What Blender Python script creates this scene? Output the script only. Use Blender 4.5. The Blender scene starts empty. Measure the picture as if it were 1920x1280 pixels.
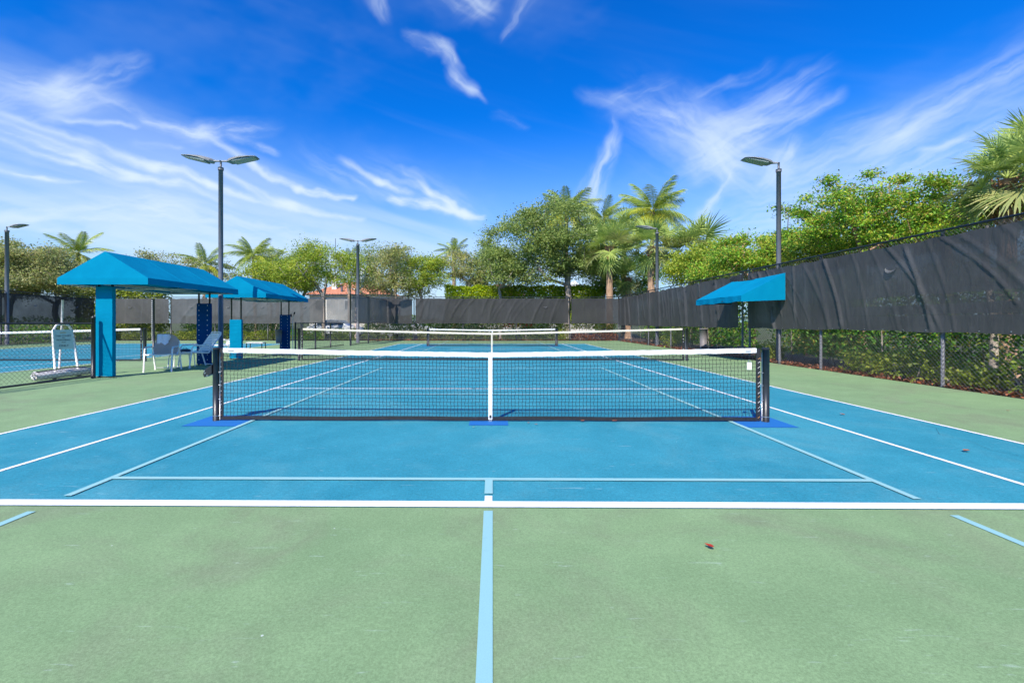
import bpy, math, random
import numpy as np
from mathutils import Vector, Matrix, Euler
R = math.radians
random.seed(7)
rng = np.random.default_rng(7)
scene = bpy.context.scene
col = scene.collection

# ------------------------------------------------------------------ camera
YAW = 0.0099
CAM = Vector((0.03, -5.72, 1.25))
F = 847.0
cd = bpy.data.cameras.new('camera')
cam = bpy.data.objects.new('camera', cd); col.objects.link(cam)
cd.sensor_width = 36.0; cd.lens = F / 1920 * 36
cd.shift_x = (960 - 915.5) / 1920; cd.shift_y = -35 / 1920
cd.clip_start = 0.05; cd.clip_end = 3000
cam.location = CAM; cam.rotation_euler = (R(90), 0, YAW)
scene.camera = cam
scene.render.resolution_x = 1024; scene.render.resolution_y = 682

# ------------------------------------------------------------------ light
SUN_AZ = R(25)      # shadows fall away from the camera, a little to the right
SUN_EL = R(44.5)
sd = bpy.data.lights.new('sun', 'SUN'); sd.energy = 4.9; sd.angle = R(0.53); sd.color = (1.0, 0.935, 0.84)
sun = bpy.data.objects.new('sun', sd); col.objects.link(sun)
to_sun = Vector((-math.sin(SUN_AZ) * math.cos(SUN_EL), -math.cos(SUN_AZ) * math.cos(SUN_EL), math.sin(SUN_EL)))
sun.rotation_euler = to_sun.to_track_quat('Z', 'Y').to_euler()
sun.location = (0, 0, 30)
scene.view_settings.view_transform = 'Standard'
scene.view_settings.look = 'None'
scene.view_settings.exposure = 0.40
scene.view_settings.gamma = 1
scene.view_settings.use_curve_mapping = False

# ------------------------------------------------------------------ world: sky and cirrus
class NT:
    def __init__(s, nt): s.nt = nt
    def n(s, typ, **kw):
        nd = s.nt.nodes.new(typ)
        for k, v in kw.items():
            if k == 'ins':
                for i, val in v.items():
                    if hasattr(val, 'links') or isinstance(val, bpy.types.NodeSocket): s.nt.links.new(val, nd.inputs[i])
                    else: nd.inputs[i].default_value = val
            else: setattr(nd, k, v)
        return nd
    def m(s, op, a, b=0.0, c=0.0, clamp=False):
        nd = s.n('ShaderNodeMath', operation=op, use_clamp=clamp, ins={0: a, 1: b, 2: c}); return nd.outputs[0]
    def vm(s, op, a, b=(0, 0, 0)):
        nd = s.n('ShaderNodeVectorMath', operation=op, ins={0: a, 1: b})
        return nd.outputs['Value'] if op in ('DOT_PRODUCT', 'LENGTH', 'DISTANCE') else nd.outputs[0]
    def noise(s, vec, scale, detail=3, rough=0.5, dist=0.0, dims='3D', out=0):
        nd = s.n('ShaderNodeTexNoise', noise_dimensions=dims)
        nd.inputs['Scale'].default_value = scale; nd.inputs['Detail'].default_value = detail
        nd.inputs['Roughness'].default_value = rough; nd.inputs['Distortion'].default_value = dist
        if vec is not None: s.nt.links.new(vec, nd.inputs['Vector'])
        return nd.outputs[out]
    def ramp(s, fac, stops):
        nd = s.n('ShaderNodeValToRGB'); s.nt.links.new(fac, nd.inputs[0])
        e = nd.color_ramp.elements
        while len(e) < len(stops): e.new(0.5)
        for i, (p, c) in enumerate(stops):
            e[i].position = p; e[i].color = (c[0], c[1], c[2], 1) if not isinstance(c, (int, float)) else (c, c, c, 1)
        return nd.outputs[0]
    def mix(s, fac, a, b, blend='MIX'):
        nd = s.n('ShaderNodeMix', data_type='RGBA', blend_type=blend)
        for i, v in ((0, fac), (6, a), (7, b)):
            if isinstance(v, bpy.types.NodeSocket): s.nt.links.new(v, nd.inputs[i])
            else: nd.inputs[i].default_value = v if i == 0 else ((*v, 1) if len(v) == 3 else v)
        return nd.outputs[2]
    def mapr(s, v, a, b, c, d, smooth=True):
        nd = s.n('ShaderNodeMapRange', interpolation_type='SMOOTHSTEP' if smooth else 'LINEAR', ins={0: v, 1: a, 2: b, 3: c, 4: d})
        return nd.outputs[0]

w = bpy.data.worlds.new('World'); scene.world = w; w.use_nodes = True
w.node_tree.nodes.clear()
W = NT(w.node_tree)
sky = W.n('ShaderNodeTexSky', sky_type='NISHITA')
sky.sun_disc = False; sky.sun_elevation = SUN_EL; sky.sun_rotation = math.atan2(to_sun.x, to_sun.y)
sky.air_density = 1.0; sky.dust_density = 0.3; sky.ozone_density = 2.4; sky.altitude = 0
STRENGTH = 0.10
tc = W.n('ShaderNodeTexCoord').outputs['Generated']
nrm = W.vm('NORMALIZE', tc)
sx = W.n('ShaderNodeSeparateXYZ', ins={0: nrm})
zpos = W.m('MAXIMUM', sx.outputs[2], 0.0)
def st(u, v):
    d = Vector(((u - 924) / F, 1, (605 - v) / F)).normalized()
    return (d.x / (1.02 + d.y), d.z / (1.02 + d.y))
SEG = [  # u0,v0,u1,v1, width0,width1 (photo pixels), strength0,strength1
 (-60, 222, 150, 292, 22, 20, .7, .9), (150, 292, 245, 328, 20, 16, 1.0, 1.3), (245, 328, 330, 346, 16, 12, 1.5, 1.0), (330, 346, 440, 378, 12, 8, .9, .2), (-60, 245, 120, 300, 14, 14, .4, .6), (120, 300, 240, 338, 12, 8, .6, .4),
 (-40, 190, 160, 262, 16, 16, .3, .5), (-40, 205, 170, 285, 12, 14, .4, .4), (160, 262, 290, 312, 16, 16, .5, 1.1), (290, 312, 400, 345, 15, 14, 1.7, 1.5), (400, 345, 520, 372, 14, 9, 1.4, .6),
 (-60, 305, 60, 332, 11, 11, 1.2, 1.3), (60, 332, 165, 350, 10, 6, 1.2, .2), (-20, 265, 200, 330, 40, 30, .25, .25),
 (430, 315, 540, 372, 10, 14, .4, 1.1), (540, 372, 670, 410, 14, 6, 1.2, .3),
 (-40, 120, 110, 160, 60, 50, .25, .6), (110, 160, 245, 122, 42, 26, .7, .5), (10, 195, 190, 178, 34, 34, .4, .4), (-20, 165, 160, 150, 30, 30, .4, .4),
 (200, 178, 280, 222, 26, 20, .3, .5), (80, 208, 255, 232, 14, 8, .5, .5),
 (280, 222, 380, 248, 18, 24, .7, .9), (380, 248, 500, 228, 24, 22, .8, .5), (440, 252, 520, 272, 12, 10, .5, .6),
 (380, 252, 480, 300, 12, 9, .6, .8), (480, 300, 560, 340, 9, 9, .9, 1.4), (560, 340, 652, 364, 9, 6, 1.8, 1.5), (260, 268, 340, 275, 12, 8, .25, .25),
 (645, 296, 700, 335, 12, 10, .4, .9), (700, 335, 760, 362, 10, 8, .9, .7), (690, 350, 740, 375, 26, 18, .3, .9), (610, 300, 680, 350, 40, 30, .2, .3),
 (730, 374, 800, 385, 10, 12, 1.4, 1.4), (800, 385, 910, 411, 12, 6, 1.4, 1.3), (750, 318, 800, 362, 14, 9, .3, 1.1), (800, 362, 870, 400, 9, 9, 1.1, 1.5), (730, 330, 880, 400, 50, 30, .2, .3),
 (770, 66, 830, 90, 12, 20, 1.0, 1.1), (830, 90, 856, 118, 20, 14, 1.1, 1.0), (838, 120, 860, 140, 8, 5, .6, .4), (866, 152, 886, 170, 18, 14, 1.0, .9), (886, 170, 910, 190, 10, 6, .8, .5),
 (700, -20, 718, 14, 28, 18, .9, .7), (850, -30, 900, 10, 50, 30, .8, .9), (900, 10, 930, -20, 30, 30, .7, .7), (1000, 0, 960, 66, 26, 12, .6, .7), (940, 222, 990, 235, 12, 10, .3, .2),
 (1150, 232, 1150, 270, 9, 16, .4, .5), (1150, 270, 1110, 380, 18, 34, .6, .8),
 (1110, 178, 1150, 195, 16.2, 18.9, 0.272, 0.272), (1170, 192, 1245, 160, 29.7, 24.3, 0.476, 0.34), (1180, 200, 1290, 230, 32.4, 45.9, 0.272, 0.544), (1290, 225, 1370, 275, 56.7, 67.5, 0.34, 0.476), (1260, 240, 1400, 300, 94.5, 94.5, 0.204, 0.238),
 (1400, 220, 1475, 178, 62.1, 54, 0.34, 0.544), (1420, 230, 1490, 210, 45.9, 40.5, 0.476, 0.34), (1350, 235, 1440, 190, 35.1, 35.1, 0.272, 0.34), (1350, 290, 1400, 260, 54, 45.9, 0.612, 0.68), (1320, 260, 1370, 330, 67.5, 32.4, 0.408, 0.34), (1370, 330, 1330, 400, 16.2, 18.9, 0.476, 0.544), (1330, 172, 1370, 150, 18.9, 16.2, 0.408, 0.408), (1390, 145, 1440, 124, 18.9, 16.2, 0.408, 0.408), (1480, 240, 1570, 190, 27, 16.2, 0.34, 0.272),
 (-50, 420, 300, 400, 60, 70, 0.5, 0.5), (300, 400, 620, 440, 70, 50, 0.5, 0.4), (200, 470, 700, 480, 40, 40, 0.4, 0.3), (1480, 300, 1640, 230, 67.5, 54, 0.204, 0.17), (1460, 320, 1480, 290, 32.4, 27, 0.544, 0.544),
 (1500, 335, 1680, 255, 81, 62.1, 0.34, 0.408), (1680, 255, 1960, 90, 62.1, 81, 0.442, 0.408), (1450, 400, 1700, 320, 121.5, 121.5, 0.306, 0.34), (1700, 320, 2000, 200, 135, 162, 0.306, 0.306), (1730, 285, 1800, 268, 16.2, 10.8, 0.34, 0.34),
]
haze = W.mapr(zpos, 0.0, 0.42, 0.86, 0.0)
hsv = W.n('ShaderNodeHueSaturation', ins={1: 1.32, 2: 1.05, 4: sky.outputs[0]}); hsv.inputs[0].default_value = 0.502
skc = W.mix(1.0, hsv.outputs[0], (0.05, 0.92, 1.66), 'MULTIPLY')
c1 = W.mix(haze, skc, (0.44 / STRENGTH, 0.59 / STRENGTH, 0.76 / STRENGTH))
bg = W.n('ShaderNodeBackground', ins={0: c1, 1: STRENGTH})
wo = W.n('ShaderNodeOutputWorld'); w.node_tree.links.new(bg.outputs[0], wo.inputs[0])
w.cycles.sampling_method = 'MANUAL'; w.cycles.sample_map_resolution = 512

# ------------------------------------------------------------------ materials
MATS = {}
def new_mat(name):
    m = bpy.data.materials.new(name); m.use_nodes = True
    t = NT(m.node_tree); b = m.node_tree.nodes['Principled BSDF']
    MATS[name] = m
    return m, t, b
def pos_of(t): return t.n('ShaderNodeNewGeometry').outputs['Position']
def bump(t, b, h, strength, dist=0.01):
    nd = t.n('ShaderNodeBump', ins={'Strength': strength, 'Distance': dist, 'Height': h})
    t.nt.links.new(nd.outputs[0], b.inputs['Normal'])
def simple(name, c, rough=0.5, metal=0.0, var=0.0, vs=6.0, bs=0.0, bsc=60.0, spec=0.5):
    m, t, b = new_mat(name)
    b.inputs['Roughness'].default_value = rough; b.inputs['Metallic'].default_value = metal
    b.inputs['Specular IOR Level'].default_value = spec
    pos = pos_of(t)
    if var > 0:
        n = t.noise(pos, vs, 5, 0.6)
        c1 = tuple(x * (1 - var) for x in c); c2 = tuple(min(1, x * (1 + var)) for x in c)
        t.nt.links.new(t.ramp(n, [(0.3, c1), (0.7, c2)]), b.inputs['Base Color'])
    else: b.inputs['Base Color'].default_value = (*c, 1)
    if bs > 0: bump(t, b, t.noise(pos, bsc, 3, 0.6), bs, 0.01)
    return m

def court_mat(name, c_lo, c_hi, c_stain, wear):
    m, t, b = new_mat(name)
    pos = pos_of(t)
    big = t.noise(pos, 0.42, 5, 0.62, 0.4)
    med = t.noise(pos, 2.6, 6, 0.65, 0.2)
    base = t.ramp(big, [(0.30, c_lo), (0.70, c_hi)])
    st_ = t.mapr(t.noise(pos, 0.85, 6, 0.66, 0.8), 0.46, 0.72, 0.0, 0.65)
    base = t.mix(st_, base, c_stain)
    base = t.mix(t.mapr(med, 0.35, 0.75, 0.0, 0.22), base, tuple(min(1, x * 1.35 + .02) for x in c_hi))
    # drag marks: noise stretched along two directions
    for ang, sc, th in ((0.5, 2.6, 0.70), (-0.75, 2.2, 0.70), (1.9, 3.1, 0.70), (1.1, 4.0, 0.69)):
        mp = t.n('ShaderNodeMapping', ins={0: pos}); mp.inputs['Rotation'].default_value = (0, 0, ang); mp.inputs['Scale'].default_value = (1.1, 12, 1)
        nz = t.noise(mp.outputs[0], sc, 3, 0.55, 1.2)
        base = t.mix(t.mapr(nz, th, th + 0.06, 0.0, wear), base, (0.62, 0.72, 0.70))
    # small pale specks
    vo = t.n('ShaderNodeTexVoronoi', ins={'Vector': pos, 'Scale': 2.2})
    spk = t.m('LESS_THAN', vo.outputs['Distance'], 0.012)
    base = t.mix(t.m('MULTIPLY', spk, 0.55), base, (0.75, 0.8, 0.78))
    # sand grain
    gr = t.noise(pos, 330, 2, 0.7)
    gr2 = t.noise(pos, 90, 3, 0.7)
    gr3 = t.noise(pos, 38, 4, 0.75)
    base = t.mix(0.16, base, t.ramp(gr3, [(0.3, 0.15), (0.7, 0.85)]), 'OVERLAY')
    base = t.mix(0.22, base, t.ramp(gr, [(0.32, 0.0), (0.68, 1.0)]), 'OVERLAY')
    base = t.mix(0.20, base, t.ramp(gr2, [(0.3, 0.0), (0.7, 1.0)]), 'OVERLAY')
    t.nt.links.new(base, b.inputs['Base Color'])
    b.inputs['Roughness'].default_value = 0.88; b.inputs['Specular IOR Level'].default_value = 0.25
    bump(t, b, gr, 0.25, 0.002)
    return m
court_mat('court_blue', (0.018, 0.200, 0.268), (0.036, 0.262, 0.330), (0.080, 0.285, 0.335), 0.20)
court_mat('court_green', (0.176, 0.276, 0.130), (0.226, 0.336, 0.158), (0.188, 0.218, 0.130), 0.20)
def paint(name, c, wearc):
    m, t, b = new_mat(name)
    pos = pos_of(t)
    n = t.noise(pos, 14, 6, 0.7)
    base = t.mix(t.mapr(n, 0.56, 0.74, 0.0, 0.35), c, wearc)
    base = t.mix(0.08, base, t.ramp(t.noise(pos, 300, 2, 0.7), [(0.3, 0.0), (0.7, 1.0)]), 'OVERLAY')
    t.nt.links.new(base, b.inputs['Base Color']); b.inputs['Roughness'].default_value = 0.8
paint('line_white', (0.80, 0.80, 0.79), (0.55, 0.60, 0.60))
paint('line_light_blue', (0.26, 0.49, 0.49), (0.17, 0.38, 0.42))
paint('pad_blue', (0.004, 0.135, 0.42), (0.02, 0.16, 0.38))

simple('black_metal', (0.018, 0.019, 0.021), 0.38, 0.0, 0.3, 20, spec=0.6)
simple('grey_metal', (0.13, 0.135, 0.15), 0.4, 0.0, 0.12, 9)
simple('fixture_grey', (0.24, 0.245, 0.24), 0.5, 0.0, 0.12, 9)
simple('bare_metal', (0.45, 0.47, 0.48), 0.35, 0.8, 0.2, 20)
simple('net_cord', (0.012, 0.012, 0.014), 0.7)
simple('fence_wire', (0.10, 0.10, 0.105), 0.45)
simple('fence_post_sunlit', (0.15, 0.15, 0.155), 0.5, 0, 0.4, 30)  # posts are black; their sunlit grey look is painted into the colour
simple('black_vinyl', (0.018, 0.018, 0.02), 0.55, 0, 0.4, 30)
simple('white_band', (0.78, 0.77, 0.74), 0.7, 0, 0.06, 12, 0.25, 25)
simple('cream_band', (0.66, 0.60, 0.47), 0.8, 0, 0.08, 8, 0.2, 25)
simple('white_plastic', (0.86, 0.83, 0.79), 0.4, 0, 0.05, 10)
simple('strap_blue_white', (0.82, 0.81, 0.80), 0.5)
simple('tan_sling', (0.50, 0.37, 0.31), 0.85, 0, 0.08, 40, 0.2, 120)
simple('towel', (0.86, 0.82, 0.90), 0.95, 0, 0.12, 40, 0.5, 80)
simple('orange_cord', (0.55, 0.25, 0.08), 0.7)
simple('white_cord', (0.6, 0.58, 0.55), 0.7)
simple('sign_face', (0.42, 0.55, 0.50), 0.45, 0, 0.05, 8)
simple('sign_text', (0.06, 0.10, 0.10), 0.5)
simple('sign_orange', (0.45, 0.30, 0.10), 0.5)
simple('bin_grey', (0.17, 0.15, 0.145), 0.55, 0, 0.1, 8)
simple('ball_yellow', (0.62, 0.85, 0.02), 0.9)
simple('foam_white', (0.62, 0.58, 0.56), 0.85, 0, 0.25, 14, 0.4, 50)
simple('stucco', (0.62, 0.58, 0.50), 0.9, 0, 0.06, 4)
simple('white_trim', (0.75, 0.74, 0.72), 0.7)
simple('glass_dark', (0.03, 0.04, 0.05), 0.1)
simple('car_paint_dark', (0.05, 0.055, 0.065), 0.25)
simple('car_paint_pale', (0.6, 0.62, 0.63), 0.25)
simple('rubber', (0.02, 0.02, 0.02), 0.8)
simple('pink_pole', (0.52, 0.40, 0.36), 0.7)
simple('lantern_glass', (0.62, 0.68, 0.72), 0.3)
simple('lens_bounce_tint', (0.27, 0.31, 0.28), 0.25, 0, 0.1, 30)  # grey-green light bounced off the ground is put into the lens colour
simple('dark_items', (0.05, 0.055, 0.09), 0.7)
simple('mulch', (0.075, 0.045, 0.032), 0.95, 0, 0.6, 14, 1.0, 40)
simple('asphalt', (0.05, 0.05, 0.052), 0.9, 0, 0.2, 3, 0.4, 80)
simple('kerb', (0.33, 0.31, 0.29), 0.9, 0, 0.15, 5, 0.3, 40)
m, t, b = new_mat('terrain')
pos = pos_of(t)
t.nt.links.new(t.ramp(t.noise(pos, 0.35, 6, 0.65), [(0.35, (0.050, 0.040, 0.025)), (0.5, (0.07, 0.085, 0.025)), (0.7, (0.075, 0.12, 0.03))]), b.inputs['Base Color'])
b.inputs['Roughness'].default_value = 1; bump(t, b, t.noise(pos, 9, 5, 0.7), 1.0, 0.05)

def cloth(name, c, c2, transl=0.15):
    m, t, b = new_mat(name)
    pos = pos_of(t)
    wv_ = t.noise(pos, 3.0, 4, 0.55)
    t.nt.links.new(t.ramp(wv_, [(0.3, c), (0.7, c2)]), b.inputs['Base Color'])
    b.inputs['Roughness'].default_value = 0.9; b.inputs['Specular IOR Level'].default_value = 0.04
    h = t.m('ADD', t.noise(pos, 2.4, 3, 0.5), t.m('MULTIPLY', t.noise(pos, 400, 1, 0.5), 0.03))
    bump(t, b, h, 0.5, 0.03)
    out = m.node_tree.nodes['Material Output']
    tr = t.n('ShaderNodeBsdfTranslucent', ins={0: (*c2, 1)})
    mx = t.n('ShaderNodeMixShader', ins={0: transl, 1: b.outputs[0], 2: tr.outputs[0]})
    m.node_tree.links.new(mx.outputs[0], out.inputs[0])
cloth('canopy_fabric', (0.0005, 0.200, 0.35), (0.001, 0.230, 0.39), 0.05)
cloth('navy_fabric', (0.003, 0.045, 0.15), (0.004, 0.055, 0.18), 0.02)

def screen_mat(name, c, trans, bands=False, dust=0.0):
    m, t, b = new_mat(name)
    pos = pos_of(t)
    sp = t.n('ShaderNodeSeparateXYZ', ins={0: pos})
    n = t.noise(pos, 0.8, 6, 0.65)
    base = t.ramp(n, [(0.32, tuple(x * 0.78 for x in c)), (0.68, tuple(x * 1.25 for x in c))])
    # vertical dirt runs
    mp = t.n('ShaderNodeMapping', ins={0: pos}); mp.inputs['Scale'].default_value = (2.2, 2.2, 0.25)
    base = t.mix(t.mapr(t.noise(mp.outputs[0], 1.6, 5, 0.6), 0.5, 0.75, 0, 0.35), base, tuple(min(1, x * 1.9 + 0.01) for x in c))
    t.nt.links.new(base, b.inputs['Base Color'])
    b.inputs['Roughness'].default_value = 0.6; b.inputs['Specular IOR Level'].default_value = 0.35
    wv1 = t.n('ShaderNodeTexWave', wave_type='BANDS', bands_direction='Z', ins={0: pos, 1: 55.0})
    fine = t.noise(pos, 160, 2, 0.7)
    tf = t.m('MULTIPLY', t.mapr(t.noise(pos, 0.55, 5, 0.6), 0.3, 0.75, 0.6, 1.5), trans)
    tf = t.m('MULTIPLY', tf, t.m('ADD', 0.5, fine))
    if bands:
        z = sp.outputs[2]
        thin = t.m('MULTIPLY', t.mapr(sp.outputs[1], 0.8, 3.6, 0.10, 0.0), t.m('MULTIPLY', t.mapr(z, 2.0, 2.8, 0.0, 1.0), t.mapr(t.noise(pos, 2.6, 4, 0.6), 0.42, 0.6, 0.0, 1.0)))
        tf = t.m('ADD', tf, thin)
        for zz, hw, amt in ((1.72, 0.10, 0.13), (1.41, 0.012, 0.14)):
            k = t.m('LESS_THAN', t.m('ABSOLUTE', t.m('SUBTRACT', z, zz)), hw)
            tf = t.m('ADD', tf, t.m('MULTIPLY', k, t.m('MULTIPLY', amt, t.m('MULTIPLY', t.mapr(t.noise(pos, 1.3, 3, 0.6), 0.30, 0.5, 0.3, 1), t.mapr(sp.outputs[1], 7.0, 4.0, 0.0, 1.0)))))
    mpw = t.n('ShaderNodeMapping', ins={0: pos}); mpw.inputs['Rotation'].default_value = (0.5, 0, 0); mpw.inputs['Scale'].default_value = (3, 5, 1.6)
    bump(t, b, t.m('ADD', t.m('MULTIPLY', fine, 0.06), t.noise(mpw.outputs[0], 1.5, 4, 0.5, 0.8)), 0.45, 0.03)
    out = m.node_tree.nodes['Material Output']
    tr = t.n('ShaderNodeBsdfTransparent')
    tl = t.n('ShaderNodeBsdfTranslucent', ins={0: (*[x * 0.8 for x in c], 1)})
    m1 = t.n('ShaderNodeMixShader', ins={0: 0.2, 1: b.outputs[0], 2: tl.outputs[0]})
    mx = t.n('ShaderNodeMixShader', ins={0: tf, 1: m1.outputs[0], 2: tr.outputs[0]})
    m.node_tree.links.new(mx.outputs[0], out.inputs[0])
screen_mat('screen_right', (0.074, 0.072, 0.071), 0.022, True)
screen_mat('screen_dark', (0.045, 0.044, 0.045), 0.045)
screen_mat('screen_back', (0.043, 0.042, 0.041), 0.02)
screen_mat('screen_grey', (0.095, 0.092, 0.088), 0.05)
screen_mat('screen_pale', (0.150, 0.152, 0.152), 0.28)
screen_mat('screen_left', (0.022, 0.022, 0.025), 0.10)

def leaf_mat(name, cols, tr=0.42, rough=0.5):
    m, t, b = new_mat(name)
    geo = t.n('ShaderNodeNewGeometry')
    ri = geo.outputs['Random Per Island']
    k = len(cols)
    base = t.ramp(ri, [((i + 0.0) / max(1, k - 1), c) for i, c in enumerate(cols)])
    n = t.noise(geo.outputs['Position'], 1.1, 3, 0.5)
    base = t.mix(1.0, base, t.ramp(n, [(0.3, (0.66, 0.74, 0.74)), (0.7, (1.30, 1.22, 1.1))]), 'MULTIPLY')
    t.nt.links.new(base, b.inputs['Base Color'])
    b.inputs['Roughness'].default_value = rough; b.inputs['Specular IOR Level'].default_value = 0.35
    out = m.node_tree.nodes['Material Output']
    tl = t.n('ShaderNodeBsdfTranslucent', ins={0: base})
    mx = t.n('ShaderNodeMixShader', ins={0: tr, 1: b.outputs[0], 2: tl.outputs[0]})
    m.node_tree.links.new(mx.outputs[0], out.inputs[0])
leaf_mat('leaf_oak', [(0.205, 0.299, 0.084), (0.309, 0.396, 0.112), (0.389, 0.455, 0.141), (0.247, 0.361, 0.075)])
leaf_mat('leaf_brownish', [(0.269, 0.346, 0.095), (0.456, 0.468, 0.190), (0.538, 0.468, 0.228), (0.331, 0.444, 0.095)])
leaf_mat('leaf_yellow_green', [(0.192, 0.330, 0.040), (0.416, 0.524, 0.059), (0.519, 0.524, 0.059), (0.273, 0.427, 0.059)])
leaf_mat('leaf_bright', [(0.229, 0.377, 0.026), (0.407, 0.565, 0.026), (0.609, 0.650, 0.026), (0.330, 0.482, 0.039)])
leaf_mat('leaf_gumbo', [(0.108, 0.291, 0.053), (0.218, 0.481, 0.053), (0.344, 0.604, 0.053), (0.523, 0.625, 0.053), (0.523, 0.376, 0.088), (0.181, 0.394, 0.053)])
leaf_mat('leaf_dark', [(0.074, 0.239, 0.036), (0.138, 0.346, 0.046), (0.224, 0.443, 0.055), (0.422, 0.316, 0.075)])
leaf_mat('leaf_low', [(0.18, 0.27, 0.03), (0.34, 0.42, 0.05), (0.44, 0.46, 0.08), (0.14, 0.22, 0.03)])
leaf_mat('leaf_fallen', [(0.30, 0.09, 0.04), (0.22, 0.11, 0.06), (0.40, 0.14, 0.07), (0.16, 0.08, 0.05)], 0.1)
leaf_mat('leaf_white', [(0.5, 0.5, 0.44), (0.62, 0.6, 0.54), (0.2, 0.25, 0.1), (0.5, 0.48, 0.4)], 0.1)
leaf_mat('bloom_red', [(0.5, 0.04, 0.015), (0.62, 0.07, 0.02), (0.4, 0.03, 0.02), (0.6, 0.06, 0.02)], 0.1)
leaf_mat('sabal_pale', [(0.30, 0.36, 0.13), (0.40, 0.43, 0.17), (0.46, 0.44, 0.18), (0.24, 0.31, 0.10)], 0.3, 0.4)
leaf_mat('palm_green', [(0.189, 0.311, 0.049), (0.322, 0.437, 0.065), (0.491, 0.510, 0.082), (0.209, 0.347, 0.065)], 0.3, 0.38)
leaf_mat('palm_yellow', [(0.381, 0.453, 0.054), (0.526, 0.562, 0.066), (0.585, 0.531, 0.054), (0.293, 0.390, 0.044)], 0.3, 0.4)
leaf_mat('sabal_green', [(0.226, 0.348, 0.091), (0.381, 0.494, 0.129), (0.520, 0.598, 0.164), (0.312, 0.420, 0.109)], 0.3, 0.36)
def bark(name, c, c2, zs=1.0):
    m, t, b = new_mat(name)
    pos = pos_of(t)
    mp = t.n('ShaderNodeMapping', ins={0: pos}); mp.inputs['Scale'].default_value = (1, 1, zs)
    n = t.noise(mp.outputs[0], 7, 6, 0.7)
    t.nt.links.new(t.ramp(n, [(0.3, c), (0.7, c2)]), b.inputs['Base Color']); b.inputs['Roughness'].default_value = 0.95
    bump(t, b, n, 0.8, 0.03)
bark('bark_grey', (0.20, 0.16, 0.13), (0.50, 0.43, 0.36), 0.35)
bark('bark_tan', (0.28, 0.16, 0.09), (0.52, 0.34, 0.22), 0.5)
bark('bark_palm', (0.22, 0.15, 0.10), (0.44, 0.33, 0.24), 4.0)
bark('bark_boot', (0.20, 0.09, 0.04), (0.45, 0.24, 0.11), 2.0)
# clay roof
m, t, b = new_mat('clay_tile')
pos = pos_of(t)
t.nt.links.new(t.ramp(t.noise(pos, 2.0, 5, 0.7), [(0.3, (0.42, 0.15, 0.08)), (0.7, (0.62, 0.27, 0.15))]), b.inputs['Base Color']); b.inputs['Roughness'].default_value = 0.9
m, t, b = new_mat('clay_tile_dark')
pos = pos_of(t)
t.nt.links.new(t.ramp(t.noise(pos, 2.0, 5, 0.7), [(0.3, (0.22, 0.08, 0.06)), (0.7, (0.34, 0.14, 0.10))]), b.inputs['Base Color']); b.inputs['Roughness'].default_value = 0.9

# ------------------------------------------------------------------ mesh helpers
OFF = {}
def tag(o, label=None, cat=None, group=None, kind=None):
    if label: o['label'] = label
    if cat: o['category'] = cat
    if group: o['group'] = group
    if kind: o['kind'] = kind
    return o
def thing(name, label, cat, loc=(0, 0, 0), group=None, rz=0.0):
    o = bpy.data.objects.new(name, None); col.objects.link(o)
    o.empty_display_size = 0.2
    o.location = loc; o.rotation_euler = (0, 0, rz)
    OFF[o.name] = Vector(loc)
    return tag(o, label, cat, group)
def off_of(parent):
    p_ = parent
    while p_ is not None and p_.parent is not None: p_ = p_.parent
    return OFF.get(p_.name, Vector((0, 0, 0))) if p_ is not None else Vector((0, 0, 0))
def link(name, me, mat, parent=None, smooth=False):
    if mat: me.materials.append(MATS[mat] if isinstance(mat, str) else mat)
    if smooth: me.polygons.foreach_set('use_smooth', [True] * len(me.polygons))
    o = bpy.data.objects.new(name, me); col.objects.link(o)
    if parent is not None: o.parent = parent
    return o
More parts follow.
